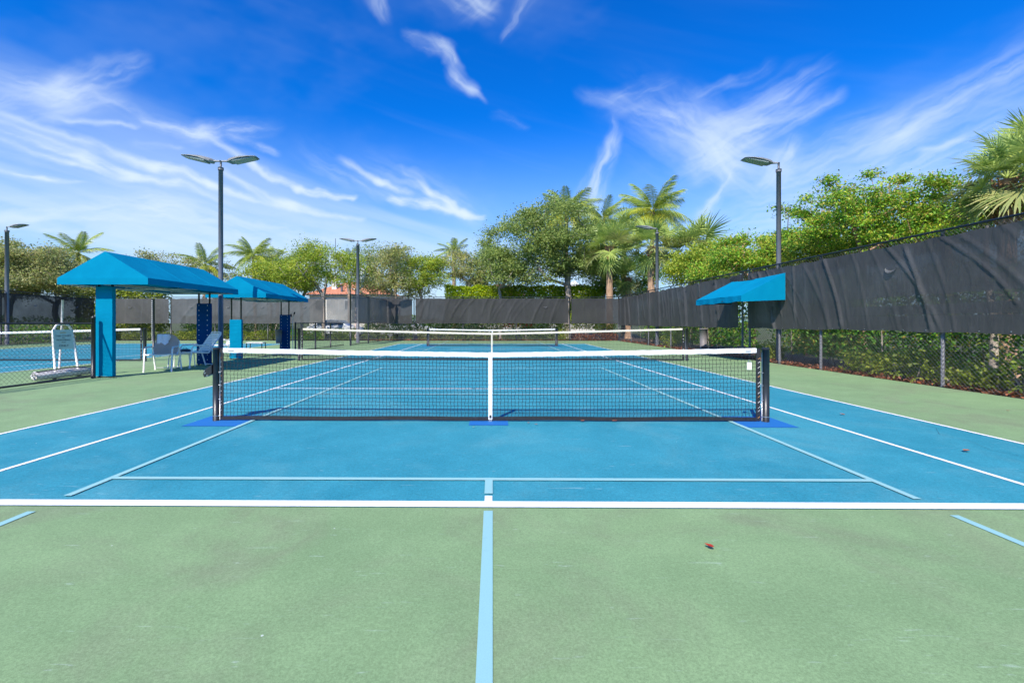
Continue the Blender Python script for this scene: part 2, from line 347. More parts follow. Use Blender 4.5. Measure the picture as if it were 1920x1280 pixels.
class MB:
    def __init__(s): s.v = []; s.f = []
    def add(s, vs, fs):
        n = len(s.v); s.v.extend([tuple(x) for x in vs]); s.f.extend([tuple(i + n for i in f) for f in fs]); return s
    def box(s, x0, x1, y0, y1, z0, z1):
        return s.add([(x0, y0, z0), (x1, y0, z0), (x1, y1, z0), (x0, y1, z0), (x0, y0, z1), (x1, y0, z1), (x1, y1, z1), (x0, y1, z1)],
                     [(0, 3, 2, 1), (4, 5, 6, 7), (0, 1, 5, 4), (1, 2, 6, 5), (2, 3, 7, 6), (3, 0, 4, 7)])
    def tube(s, pts, r, n=8, cap=True):
        pts = [Vector(q) for q in pts]; rs = r if isinstance(r, (list, tuple)) else [r] * len(pts)
        up = None; rings = []
        for i, q in enumerate(pts):
            d = (pts[min(i + 1, len(pts) - 1)] - pts[max(i - 1, 0)])
            if d.length < 1e-9: d = Vector((0, 0, 1))
            d.normalize()
            if up is None: up = Vector((0, 0, 1)) if abs(d.z) < 0.9 else Vector((1, 0, 0))
            a = d.cross(up)
            if a.length < 1e-4: a = d.cross(Vector((0.3, 1, 0.2)))
            a.normalize(); c = a.cross(d).normalized(); up = c
            rings.append([q + (a * math.cos(2 * math.pi * k / n) + c * math.sin(2 * math.pi * k / n)) * rs[i] for k in range(n)])
        vs = [x for ring in rings for x in ring]; fs = []
        for i in range(len(pts) - 1):
            for k in range(n):
                k2 = (k + 1) % n
                fs.append((i * n + k, i * n + k2, (i + 1) * n + k2, (i + 1) * n + k))
        if cap: fs.append(tuple(range(n))); fs.append(tuple((len(pts) - 1) * n + k for k in reversed(range(n))))
        return s.add(vs, fs)
    def grid(s, fn, nu, nv):
        vs = [fn(i / nu, j / nv) for j in range(nv + 1) for i in range(nu + 1)]
        fs = [(j * (nu + 1) + i, j * (nu + 1) + i + 1, (j + 1) * (nu + 1) + i + 1, (j + 1) * (nu + 1) + i) for j in range(nv) for i in range(nu)]
        return s.add(vs, fs)
    def build(s, name, mat, parent=None, smooth=False):
        o_ = off_of(parent)
        me = bpy.data.meshes.new(name)
        me.from_pydata([(x - o_.x, y - o_.y, z - o_.z) for x, y, z in s.v], [], s.f); me.update()
        return link(name, me, mat, parent, smooth)
def np_mesh(name, V, Fc, mat, parent=None):
    o_ = off_of(parent)
    V = np.asarray(V, dtype=np.float32) - np.array([o_.x, o_.y, o_.z], dtype=np.float32)
    k = Fc.shape[1]
    me = bpy.data.meshes.new(name)
    me.vertices.add(len(V)); me.vertices.foreach_set('co', V.ravel())
    me.loops.add(Fc.size); me.loops.foreach_set('vertex_index', Fc.astype(np.int32).ravel())
    me.polygons.add(len(Fc)); me.polygons.foreach_set('loop_start', np.arange(len(Fc), dtype=np.int32) * k)
    me.polygons.foreach_set('loop_total', np.full(len(Fc), k, dtype=np.int32))
    me.update(calc_edges=True)
    return link(name, me, mat, parent)
def smoothed(o):
    o.data.polygons.foreach_set('use_smooth', [True] * len(o.data.polygons)); return o
def copy_tree(o, parent=None):
    c = o.copy(); col.objects.link(c); c.parent = parent
    for ch in list(o.children): copy_tree(ch, c)
    return c
def bevel(o, wdt=0.004, seg=2):
    md = o.modifiers.new('bevel', 'BEVEL'); md.width = wdt; md.segments = seg; md.limit_method = 'ANGLE'; return o
def P(u, d):
    """ground position at image column u (of 1920) and depth d metres in front of the lens"""
    fx, fy = -math.sin(YAW), math.cos(YAW); rx, ry = math.cos(YAW), math.sin(YAW)
    k = (u - 915.5) / F * d
    return (CAM.x + fx * d + rx * k, CAM.y + fy * d + ry * k)
Y0 = CAM.y

# ------------------------------------------------------------------ cirrus: a high thin cloud shell, its density stored per vertex
def vnoise(x, y, z):
    xi, yi, zi = np.floor(x).astype(np.int64), np.floor(y).astype(np.int64), np.floor(z).astype(np.int64)
    fx, fy, fz = x - xi, y - yi, z - zi
    fx, fy, fz = [q * q * q * (q * (q * 6 - 15) + 10) for q in (fx, fy, fz)]
    def h(a, b, c):
        n = (a * 374761393 + b * 668265263 + c * 2147483647 + 1013) & 0xffffffff
        n = ((n ^ (n >> 13)) * 1274126177) & 0xffffffff
        return ((n ^ (n >> 16)) & 0xffff) / 65535.0
    r = 0
    for dx in (0, 1):
        for dy in (0, 1):
            for dz in (0, 1):
                r = r + h(xi + dx, yi + dy, zi + dz) * (fx if dx else 1 - fx) * (fy if dy else 1 - fy) * (fz if dz else 1 - fz)
    return r
def fbm(x, y, z=0.0, o=5, rough=.55):
    z = np.zeros_like(x) + z; a = 1; t_ = 0; r = 0
    for k in range(o):
        r = r + a * vnoise(x * 2 ** k + 17.3 * k, y * 2 ** k + 9.1 * k, z + 3.7 * k); t_ += a; a *= rough
    return r / t_
def sstep(x, a, b): q = np.clip((x - a) / (b - a), 0, 1); return q * q * (3 - 2 * q)
az = np.concatenate([np.arange(-180, -56, 2.0), np.arange(-56, 56, .125), np.arange(56, 180.1, 2.0)])
el = np.concatenate([np.arange(-1, 46, .125), np.arange(46, 90.1, 2.0)])
AZ, EL = np.meshgrid(np.radians(az), np.radians(el))
DX, DY, DZ = np.sin(AZ) * np.cos(EL), np.cos(AZ) * np.cos(EL), np.sin(EL)
PX, PZ = DX / (1.02 + DY), DZ / (1.02 + DY)
def build_cloud():
    wx = fbm(PX * 9, PZ * 9, 1.0, 5, .6) - .5; wz = fbm(PX * 9, PZ * 9, 7.0, 5, .6) - .5
    wx2 = fbm(PX * 40, PZ * 40, 2.0, 3, .6) - .5; wz2 = fbm(PX * 40, PZ * 40, 5.0, 3, .6) - .5
    wx3 = fbm(PX * 110, PZ * 110, 3.0, 3, .6) - .5; wz3 = fbm(PX * 110, PZ * 110, 8.0, 3, .6) - .5
    qx, qz = PX + .020 * wx + .008 * wx2 + .003 * wx3, PZ + .020 * wz + .008 * wz2 + .003 * wz3
    tot = np.zeros_like(PX)
    for k, (u0, v0, u1, v1, w0, w1, i0, i1) in enumerate(SEG):
        a = st(u0, v0); b = st(u1, v1); L = math.hypot(b[0] - a[0], b[1] - a[1])
        kk = L / math.hypot(u1 - u0, v1 - v0) * 1.30; w0 *= kk; w1 *= kk
        dx, dz = (b[0] - a[0]) / L, (b[1] - a[1]) / L
        rx, rz = qx - a[0], qz - a[1]
        al = rx * dx + rz * dz; pdp = rz * dx - rx * dz
        t_ = np.clip(al / L, 0, 1); ov = al - t_ * L
        dist = np.sqrt(pdp ** 2 + (ov * .6) ** 2); wd_ = w0 + (w1 - w0) * t_
        msk = (dist < wd_) & (DY > -.5)
        if not msk.any(): continue
        fall = (1 - dist[msk] / wd_[msk]); fall = fall * fall * (1.6 - .6 * fall)
        iv = i0 + (i1 - i0) * t_[msk]
        sn = .5 * fbm(al[msk] * 9, pdp[msk] * 60, k * 1.7, 5, .66) + .5 * fbm(al[msk] * 26 + pdp[msk] * 30, pdp[msk] * 150, k * 2.3, 4, .66)
        sn = .22 + 1.35 * sstep(sn, .34, .70)
        tot[msk] += fall * iv * sn * (.95 - .48 * sstep(DZ[msk], .22, .5))
    return tot
tot = build_cloud()
SINE = np.sin(np.radians(0)) + DZ
# faint long veil, thicker near the horizon
vs_ = fbm(PX * 3.0 + PZ * 1.4, PZ * 26 + PX * 7, 11.0, 6, .55)
veil = sstep(vs_, .42, .78)
low = 1 - sstep(DZ, .08, .46)
tot += veil * (.025 + .62 * low) * (.55 + .45 * sstep(PX, .35, -.25) )
tot += .05 * sstep(fbm(PX * 5, PZ * 9, 21.0, 6, .6), .50, .8)
dome_alpha = 1 - np.exp(-1.25 * tot)
fade = np.where(np.abs(np.degrees(AZ)) > 120, .25, 1.0)
dome_alpha = np.clip(dome_alpha * .93 * fade, 0, 1)
RAD = 1400.0
V = np.stack([DX, DY, DZ], -1).reshape(-1, 3) * RAD
ny, nx = AZ.shape
ii, jj = np.meshgrid(np.arange(nx - 1), np.arange(ny - 1)); b0 = (jj * nx + ii).ravel()
Fc = np.stack([b0, b0 + nx, b0 + nx + 1, b0 + 1], 1)
m = bpy.data.materials.new('cirrus'); m.use_nodes = True; m.node_tree.nodes.clear(); t = NT(m.node_tree); MATS['cirrus'] = m
at = t.n('ShaderNodeAttribute', attribute_name='cloud')
em = t.n('ShaderNodeEmission', ins={0: (0.74, 0.86, 1.0, 1), 1: 0.84})
mx = t.n('ShaderNodeMixShader', ins={0: at.outputs['Fac'], 1: t.n('ShaderNodeBsdfTransparent').outputs[0], 2: em.outputs[0]})
mo_ = t.n('ShaderNodeOutputMaterial'); m.node_tree.links.new(mx.outputs[0], mo_.inputs[0])
o = smoothed(np_mesh('sky', V, Fc, 'cirrus')); tag(o, kind='structure')
at_ = o.data.attributes.new('cloud', 'FLOAT', 'POINT'); at_.data.foreach_set('value', dome_alpha.ravel().astype(np.float32))

# ------------------------------------------------------------------ ground and courts
o = MB().add([(-900, -500, -0.03), (900, -500, -0.03), (900, 1500, -0.03), (-900, 1500, -0.03)], [(0, 1, 2, 3)]).build('ground', 'terrain'); tag(o, kind='structure')
XR, XL, YB, YF = 8.72, -27.6, 25.72, -10.0
def slab(name, x0, x1, y0, y1, z, mat, parent=None, nx=1):
    return MB().add([(x0, y0, z), (x1, y0, z), (x1, y1, z), (x0, y1, z)], [(0, 1, 2, 3)]).build(name, mat, parent)
pav = MB().box(XL, XR, YF, YB, -0.06, 0.0).build('court_pavement', 'court_green'); tag(pav, kind='structure')
o = MB().box(XR, XR + 3.0, YF, 60, -0.028, -0.012).build('mulch_bed', 'mulch'); tag(o, kind='structure')
o = MB().box(XL - 2, XR, YB, YB + 2.4, -0.028, -0.014).build('back_mulch_bed', 'mulch'); tag(o, kind='structure')
o = MB().box(-60, 9, YB + 3.0, YB + 9.5, -0.028, -0.010).build('parking_road', 'asphalt'); tag(o, kind='structure')
LW = 0.05
YB1 = -2.67          # near tennis baseline
YN = YB1 + 11.885    # tennis net
YB2 = YB1 + 23.77
def court(cx, pickle, nm):
    bl = slab(nm, cx - 5.485, cx + 5.485, YB1, YB2, 0.004, 'court_blue'); tag(bl, kind='structure')
    z = 0.008
    def ln(x0, x1, y0, y1, mat='line_white', zz=z, name='court_line'):
        return slab(name, cx + x0, cx + x1, y0, y1, zz, mat, bl)
    for s in (-1, 1):
        x = s * 5.485; ln(x - LW / 2, x + LW / 2, YB1 + .1, YB2 - .1)
        x = s * 4.115; ln(x - LW / 2, x + LW / 2, YB1 + .1, YB2 - .1)
        yy = YN + s * 6.40; ln(-4.115 + LW / 2, 4.115 - LW / 2, yy - LW / 2, yy + LW / 2)
    ln(-5.51, 5.51, YB1, YB1 + .1); ln(-5.51, 5.51, YB2 - .1, YB2)
    ln(-.027, .027, YB1 + .1, YB1 + .2); ln(-.027, .027, YB2 - .2, YB2 - .1)
    ln(-LW / 2, LW / 2, YN - 6.40 + LW / 2, YN + 6.40 - LW / 2)
    if pickle:
        lb = 'line_light_blue'
        for c0, sgn in ((0.0, 1), (2 * YN, -1)):
            def yl(a, b_): ya, yb_ = c0 + sgn * a, c0 + sgn * b_; return min(ya, yb_), max(ya, yb_)
            for s in (-1, 1):
                x = s * 3.022
                a, b_ = yl(YB1 + .16, 6.705); ln(x - .028, x + .028, a, b_, lb, 0.012)
                a, b_ = yl(-6.705, YB1 - .09); ln(x - .028, x + .028, a, b_, lb, 0.004)
            a, b_ = yl(6.65, 6.705); ln(-2.994, 2.994, a, b_, lb, 0.012)
            a, b_ = yl(-6.705, -6.65); ln(-2.994, 2.994, a, b_, lb, 0.004)
            for kk in (-1, 1):
                a, b_ = yl(kk * 2.134 - .028, kk * 2.134 + .028); ln(-2.994, 2.994, a, b_, lb, 0.012)
            a, b_ = yl(-6.65, YB1 - .05); ln(-.03, .03, a, b_, lb, 0.004)
            a, b_ = yl(YB1 + .23, -2.162); ln(-.03, .03, a, b_, lb, 0.012)
            a, b_ = yl(2.162, 6.65); ln(-.03, .03, a, b_, lb, 0.012)
            # darker blue painted pads under posts and centre strap
            for xx, hw, hy in ((-3.38, .34, .32), (3.36, .31, .32), (-.02, .24, .24)):
                slab('painted_pad', cx + xx - hw, cx + xx + hw, c0 - hy, c0 + hy, 0.008, 'pad_blue', bl)
    return bl
court(0.0, True, 'blue_court'); court(-17.7, False, 'blue_court')

# hairline crack in the blue paint, near right
pts = [(5.30, -0.1), (5.25, -.35), (5.02, -.62), (5.06, -.9), (4.9, -1.25), (4.95, -1.5)]
mb = MB()
for (x0, y0), (x1, y1) in zip(pts[:-1], pts[1:]):
    mb.add([(x0, y0, .0085), (x0 + .0022, y0, .0085), (x1 + .0022, y1, .0085), (x1, y1, .0085)], [(0, 3, 2, 1)])
o = mb.build('surface_crack', 'black_vinyl'); tag(o, kind='structure')

# ------------------------------------------------------------------ nets
def net(root_xy, half_l, half_r, h_end, h_mid, post_l, post_r, label, fine, cord, band_mat='white_band', group=None, near=False, cell=0.045, post_r_=0.042, hang=True):
    cx, cy = root_xy
    T = thing('court_net', label, 'net', (cx, cy, 0), group)
    def top(x):
        k = 1 - abs(x) / (half_r if x > 0 else half_l)
        return h_end - (h_end - h_mid) * (1 - (1 - k) ** 1.15)
    L, Rr = -half_l, half_r
    bt = 0.058 if half_l < 4 else 0.06
    # band: folded cloth with slight unevenness
    mb = MB(); n = 90 if near else 40
    prof = [(-.011, -bt), (-.013, -bt / 2), (-.008, 0.0), (.008, 0.0), (.013, -bt / 2), (.011, -bt)]
    rings = []
    for i in range(n + 1):
        x = L + (Rr - L) * i / n
        jz = random.gauss(0, .0016) if near else 0; jy = random.gauss(0, .0012) if near else 0
        rings.append([(cx + x, cy + a + jy, top(x) + c + jz) for a, c in prof])
    vs = [q for r_ in rings for q in r_]; k = len(prof)
    fs = [(i * k + j, i * k + (j + 1) % k, (i + 1) * k + (j + 1) % k, (i + 1) * k + j) for i in range(n) for j in range(k)]
    fs += [tuple(range(k)), tuple(n * k + j for j in reversed(range(k)))]
    mb.add(vs, fs).build('top_band', band_mat, T, smooth=False)
    # centre strap
    hm = top(0)
    mb = MB().box(cx - .026, cx + .026, cy - .016, cy + .016, .03, hm + .003)
    cs = mb.build('centre_strap', band_mat, T); bevel(cs, .004)
    if near:
        MB().box(cx - .027, cx + .027, cy - .019, cy - .0165, .46, .485).build('strap_buckle', 'white_cord', cs)
        MB().box(cx - .022, cx + .022, cy - .03, cy + .03, .004, .03).build('anchor', 'bare_metal', T)
        MB().box(cx - .012, cx + .012, cy - .024, cy - .0165, .05, .085).build('strap_clip', 'rubber', cs)
    # mesh cords
    zb = .062 if half_l < 4 else .05
    mb = MB(); r = cord
    nx = int((Rr - L) / cell)
    for i in range(1, nx):
        x = L + (Rr - L) * i / nx
        if fine:
            nz = 18; ph = random.random() * .006
            pl = [(cx + x + (.0035 if j % 2 else -.0035) + random.gauss(0, .0014) , cy + random.gauss(0, .002), zb + (top(x) - bt - zb) * j / nz) for j in range(nz + 1)]
            mb.tube(pl, r, 3, False)
        else: mb.tube([(cx + x, cy, zb), (cx + x, cy, top(x) - bt)], r, 3, False)
    nz = int((h_mid - bt - zb) / cell)
    for j in range(1, nz + 1):
        q = j / (nz + .7); np_ = 75 if fine else 12
        pl = []
        for i in range(np_ * (2 if fine else 1) + 1):
            x = L + (Rr - L) * i / (np_ * (2 if fine else 1))
            pl.append((cx + x, cy + (random.gauss(0, .001) if fine else 0), zb + (top(x) - bt - zb) * q + (random.gauss(0, .0022) if fine else 0)))
        mb.tube(pl, r, 3, False)
    # doubled rows under the band
    if fine:
        for dz in (.018, .036):
            mb.tube([(cx + L + (Rr - L) * i / 60, cy, top(L + (Rr - L) * i / 60) - bt - dz) for i in range(61)], r, 3, False)
    o = mb.build('net_mesh', 'net_cord', T); tag(o, kind='stuff')
    # bottom and side tapes
    mb = MB(); n = 40
    mb.grid(lambda a, c: (cx + L + (Rr - L) * a, cy - .008 + .003 * math.sin(a * 40), .018 + .004 * math.sin(a * 23) + c * .045), n, 1)
    mb.grid(lambda a, c: (cx + L + (Rr - L) * (1 - a), cy + .008, .018 + .004 * math.sin((1 - a) * 23) + c * .045), n, 1)
    mb.build('bottom_tape', 'black_vinyl', T)
    for s, xe in ((-1, L), (1, Rr)):
        tp = MB().box(cx + xe - (.05 if s < 0 else 0.001), cx + xe + (.001 if s < 0 else .05), cy - .006, cy + .006, .02, top(xe) - .004).build('side_tape', 'black_vinyl', T)
        mb = MB(); mo = MB()
        xt = cx + xe + s * .030
        for i in range(13 if near else 9):
            z = .05 + (top(xe) - .13) * (i + random.random() * .4) / (13 if near else 9)
            (mo if i % 4 == 0 else mb).tube([(xt - .014, cy - .011, z), (xt + .014, cy - .012, z + .022)], .0032 if near else .006, 5)
        mb.build('lacing', 'white_cord', tp)
        if near: mo.build('lacing_knot', 'orange_cord', tp)
    # posts
    hp = h_end - .004
    for s, xp in ((-1, post_l), (1, post_r)):
        po = MB().tube([(cx + xp, cy, 0.0), (cx + xp, cy, hp - .012)], post_r_, 20).build('post', 'black_metal', T, True)
        MB().tube([(cx + xp, cy, hp - .012), (cx + xp, cy, hp + .004), (cx + xp, cy, hp + .012)], [post_r_ + .003, post_r_ + .003, post_r_ - .012], 20).build('cap', 'black_metal', po)
        if near:
            MB().tube([(cx + xp, cy, .068), (cx + xp, cy, .074)], post_r_ + .002, 20).build('collar', 'bare_metal', po)
        xr = cx + xp - s * (post_r_ + .012)
        rd = MB().tube([(xr, cy - .012, .02), (xr, cy - .012, hp - .05)], .007 if near else .009, 8).build('lacing_rod', 'bare_metal' if near else 'grey_metal', T, True)
        if near:
            for zz in (.07, .28, .46, .62): MB().tube([(xr - .012, cy - .02, zz), (xr + .012, cy - .02, zz + .003)], .005, 6).build('rod_clip', 'bare_metal', rd)
            MB().box(cx + xe_ if False else cx + (L + .07 if s < 0 else Rr - .14), cx + (L + .14 if s < 0 else Rr - .07), cy - .017, cy - .0135, top(0) + .018, top(0) + .023).build('band_pin', 'rubber', T)
    return T, top
NG = 'nets standing across the courts'
netN, topN = net((0, 0), 3.40, 3.345, .93, .872, -3.49, 3.465, 'nearest low black net with white band and dark round posts, in front of camera', True, .0027, 'white_band', NG, True)
# winch on the left post
xw = -3.49
wn = MB().add([(xw - .03, -.05, .60), (xw - .13, -.05, .56), (xw - .145, -.05, .60), (xw - .12, -.05, .66), (xw - .03, -.05, .72),
               (xw - .03, .04, .60), (xw - .13, .04, .56), (xw - .145, .04, .60), (xw - .12, .04, .66), (xw - .03, .04, .72)],
              [(0, 1, 2, 3, 4), (9, 8, 7, 6, 5), (0, 5, 6, 1), (1, 6, 7, 2), (2, 7, 8, 3), (3, 8, 9, 4), (4, 9, 5, 0)]).build('winch', 'black_metal', netN)
bevel(wn, .008, 3)
for bx, bz in ((-.11, .615), (-.085, .585), (-.12, .64)):
    MB().tube([(xw + bx, -.05, bz), (xw + bx, -.06, bz)], .008, 8).build('bolt', 'bare_metal', wn)
netT, _ = net((0, YN), 6.27, 6.27, 1.07, .914, -6.40, 6.42, 'full width tennis net behind the nearest net, cream band on tall grey posts', False, .0023, 'cream_band', NG, False)
netF, _ = net((0, 2 * YN), 3.36, 3.36, .93, .872, -3.46, 3.46, 'farthest short net with white band and black posts, close to the back fence', False, .0023, 'white_band', NG, False, post_r_=.045)
netL, _ = net((-17.7, YN - .35), 6.27, 6.27, 1.07, .914, -6.40, 6.42, 'tennis net on the left court, cut off by the frame and seen through chain link', False, .0023, 'white_band', NG, False)
# white tag hanging at the right end
T = thing('score_tag', 'small white plastic tag hanging from the right end of the nearest net', 'tag', (3.24, -.02, .72), None)
MB().box(3.215, 3.27, -.035, -.027, .665, .755).build('plate', 'white_plastic', T)
MB().tube([(3.23, -.03, .755), (3.235, -.03, .785), (3.255, -.03, .785), (3.258, -.03, .757)], .003, 5).build('wire_loop', 'bare_metal', T)

# ------------------------------------------------------------------ lamps
def lamp(x, y, h, heads, label, r=.068, tilt=0.0):
    T = thing('court_lamp', label, 'lamp', (x, y, 0), 'lamp poles around the courts')
    MB().tube([(x, y, 0), (x, y, h - .22)], [r, r * .92], 16).build('pole', 'grey_metal' , T, True)
    MB().tube([(x, y, h - .26), (x, y, h - .18)], [r + .012, r + .012], 16).build('collar', 'grey_metal', T, True)
    MB().tube([(x, y, h - .18), (x, y, h + .04)], .032, 10).build('tenon', 'grey_metal', T, True)
    MB().box(x - .12, x + .12, y - .12, y + .12, 0, .02).build('base_plate', 'grey_metal', T)
    for ang in heads:
        ca, sa = math.cos(ang), math.sin(ang); rise = .06
        prof = [(.03, .03, .03, .0), (.12, .035, .035, .0), (.20, .05, .045, .0), (.28, .15, .085, .0), (.40, .20, .085, .03), (.60, .21, .065, .09), (.88, .20, .035, .13), (1.10, .17, .016, .14), (1.14, .14, .006, .135)]
        mb = MB(); rings = []
        for L_, hw, hh, dz in prof:
            ring = []
            for a, c in ((-1, -.45), (-1, .1), (-.6, .8), (0, 1), (.6, .8), (1, .1), (1, -.45), (0, -.6)):
                lx, ly, lz = L_, a * hw, c * hh + dz
                ring.append((x + ca * lx - sa * ly, y + sa * lx + ca * ly, h + lz + .02))
            rings.append(ring)
        k = 8; vs = [q for r_ in rings for q in r_]
        fs = [(i * k + j, i * k + (j + 1) % k, (i + 1) * k + (j + 1) % k, (i + 1) * k + j) for i in range(len(prof) - 1) for j in range(k)]
        fs += [tuple(reversed(range(k))), tuple((len(prof) - 1) * k + j for j in range(k))]
        hd = mb.add(vs, fs).build('lamp_head', 'fixture_grey', T)
        def W_(lx, ly, lz): return (x + ca * lx - sa * ly, y + sa * lx + ca * ly, h + lz)
        MB().add([W_(.42, -.18, .04), W_(1.08, -.15, .15), W_(1.08, .15, .15), W_(.42, .18, .04), W_(.42, -.18, -.022), W_(1.08, -.15, .128), W_(1.08, .15, .128), W_(.42, .18, -.022)],
                 [(0, 1, 2, 3), (7, 6, 5, 4), (0, 4, 5, 1), (1, 5, 6, 2), (2, 6, 7, 3), (3, 7, 4, 0)]).build('lens', 'lens_bounce_tint', hd)
    return T
x, y = P(414, 14.2); lamp(x, y, 6.30, (R(4), R(183)), 'tall twin-headed lamp pole behind the nearest blue canopy', .072)
x, y = P(671, 28.0); lamp(x, y, 6.30, (R(3), R(178)), 'twin-headed lamp pole near the back fence, left of centre', .10)
x, y = P(1460, 14.3); lamp(x, y, 6.28, (R(180),), 'tall single-headed lamp pole behind the right fence by the blue awning', .072)
x, y = P(1232, 24.6); lamp(x, y, 6.36, (R(176),), 'single-headed lamp pole in front of the palms behind the far right fence', .09)
x, y = P(13, 25.8); lamp(x, y, 6.70, (R(2),), 'single-headed lamp pole beyond the left fence at the photo left edge', .10)

# ------------------------------------------------------------------ fences
def folds(n, L, zlo, zhi, amp=0.03, lean=1.0, seed=0):
    r_ = random.Random(seed); out = []
    for _ in range(n):
        a = L * (_ + r_.uniform(.1, .9)) / n; dx = r_.gauss(.62, .28) * lean
        out.append((a, zhi + r_.uniform(-.25, .1), a + dx, zlo + r_.uniform(-.1, .6), r_.uniform(.35, 1) * amp * 1.05 * r_.choice((.35, .6, 1, 1.5)), r_.choice((r_.uniform(.018, .04), r_.uniform(.03, .08)))))
    return out
def fold_off(FL, s, z):
    d = 0.0
    for a0, z0, a1, z1, am, wd_ in FL:
        dz = z0 - z1
        if dz <= 0: continue
        t_ = (z0 - z) / dz
        if -.15 < t_ < 1.15:
            curve = (a1 - a0) * (t_ + .25 * t_ * (1 - t_) * 4 * .4)
            q = (s - (a0 + curve)) / wd_
            if abs(q) < 3:
                e = 1.0 if 0 < t_ < 1 else max(0, 1 - (abs(t_ - .5) - .5) / .15)
                d += am * e * math.exp(-q * q)
    return d
def windscreen(A, d, nrm_, s0, s1, z0, z1, mat, T, nf, seed, amp=.03, lean=1.0, res=.07, sag=.03, vents=()):
    """cloth hung on the fence; s runs along d from A; nrm_ points into the court"""
    L = s1 - s0; FL = folds(nf, L, z0, z1, amp, lean, seed)
    r_ = random.Random(seed + 99); ties = 0.75
    def fn(a, c):
        s = s0 + L * a
        tz = z1 - sag * (0.5 - 0.5 * math.cos(2 * math.pi * s / ties)) * (.6 + .4 * math.sin(s * 1.7 + seed))
        bz = z0 + .012 * math.sin(s * 4.1 + seed) + .01 * math.sin(s * 1.3)
        z = bz + (tz - bz) * c
        off = .05 + abs(fold_off(FL, L * a, z)) * 1.2 + .010 * math.sin(s * 2.1 + c * 3 + seed) * c * (1 - c) * 4
        return (A[0] + d[0] * s + nrm_[0] * off, A[1] + d[1] * s + nrm_[1] * off, z)
    nu = max(8, int(L / res)); nv = max(10, int((z1 - z0) / res))
    ws = MB().grid(fn, nu, nv).build('windscreen', mat, T, True)
    hem = MB()
    for i in range(int(L / .5) + 1):
        s = s0 + .08 + i * .5
        if s > s1 - .05: break
        q = (A[0] + d[0] * s + nrm_[0] * .052, A[1] + d[1] * s + nrm_[1] * .052, z0 + .03)
        hem.tube([(q[0], q[1], q[2]), (q[0] + nrm_[0] * .006, q[1] + nrm_[1] * .006, q[2])], .011, 6)
    hem.build('grommets', 'bare_metal', ws)
    for s, z in vents:   # half-moon wind flap sewn into the cloth
        mb = MB(); rr = .15
        up = []; lo = []
        for i in range(9):
            a = math.pi * (1 + i / 8)
            o1 = .075 + .05 * math.sin(math.pi * i / 8); q = s + math.cos(a) * rr
            lo.append((A[0] + d[0] * q + nrm_[0] * o1, A[1] + d[1] * q + nrm_[1] * o1, z + math.sin(a) * rr * .75))
            up.append((A[0] + d[0] * q + nrm_[0] * .06, A[1] + d[1] * q + nrm_[1] * .06, z + .01 + math.sin(a) * rr * .45))
        n = len(mb.v); mb.add(lo + up, [(i, i + 1, 9 + i + 1, 9 + i) for i in range(8)])
        mb.build('vent_flap', 'screen_pale', ws, True)
    return ws
def chain(A, d, s0, s1, z0, z1, T, pitch=.058, r=.0018, mat='black_metal'):
    """two families of diagonal wires"""
    mb = MB(); L = s1 - s0; H = z1 - z0; st_ = pitch * 1.4142
    V = []; Fc = []
    tri = np.array([(math.cos(a), math.sin(a)) for a in (0, 2.094, 4.189)])
    def seg(sa, za, sb, zb, o_):
        n = len(V) * 1
        dd = np.array([d[0], d[1], 0.0]); nn = np.array([-d[1], d[0], 0.0])
        pa = np.array([A[0], A[1], za]) + dd * sa + nn * o_; pb = np.array([A[0], A[1], zb]) + dd * sb + nn * o_
        e = dd * (1 if (sb - sa) * (zb - za) < 0 else -1) * .7071 + np.array([0, 0, .7071])
        base = len(V)
        for q in (pa, pb):
            for c_, s_ in tri: V.append(q + (e * c_ + nn * s_) * r)
        for k in range(3):
            k2 = (k + 1) % 3; Fc.append((base + k, base + k2, base + 3 + k2, base + 3 + k))
    x = -H
    while x < L:
        a0 = max(x, 0); a1 = min(x + H, L)
        if a1 > a0:
            seg(s0 + a0, z0 + (a0 - x), s0 + a1, z0 + (a1 - x), .0015)
            seg(s0 + L - a0, z0 + (a0 - x), s0 + L - a1, z0 + (a1 - x), -.0015)
        x += st_
    o = np_mesh('chain_link', np.array(V), np.array(Fc), mat, T); tag(o, kind='stuff')
    return o
def fpost(A, d, s, z1, T, r=.034, off=0.0, mat='black_metal'):
    nn = (-d[1], d[0]); x = A[0] + d[0] * s + nn[0] * off; y = A[1] + d[1] * s + nn[1] * off
    po = MB().tube([(x, y, -.02), (x, y, z1)], r, 12).build('post', mat, T, True)
    MB().tube([(x, y, z1), (x, y, z1 + .02), (x, y, z1 + .035)], [r + .004, r + .002, r * .4], 12).build('post_cap', mat, po, True)
    return po
def rail(A, d, s0, s1, z, T, r=.021, name='top_rail', mat='black_metal'):
    return MB().tube([(A[0] + d[0] * s0, A[1] + d[1] * s0, z), (A[0] + d[0] * s1, A[1] + d[1] * s1, z)], r, 10).build(name, mat, T, True)

FX = 8.80
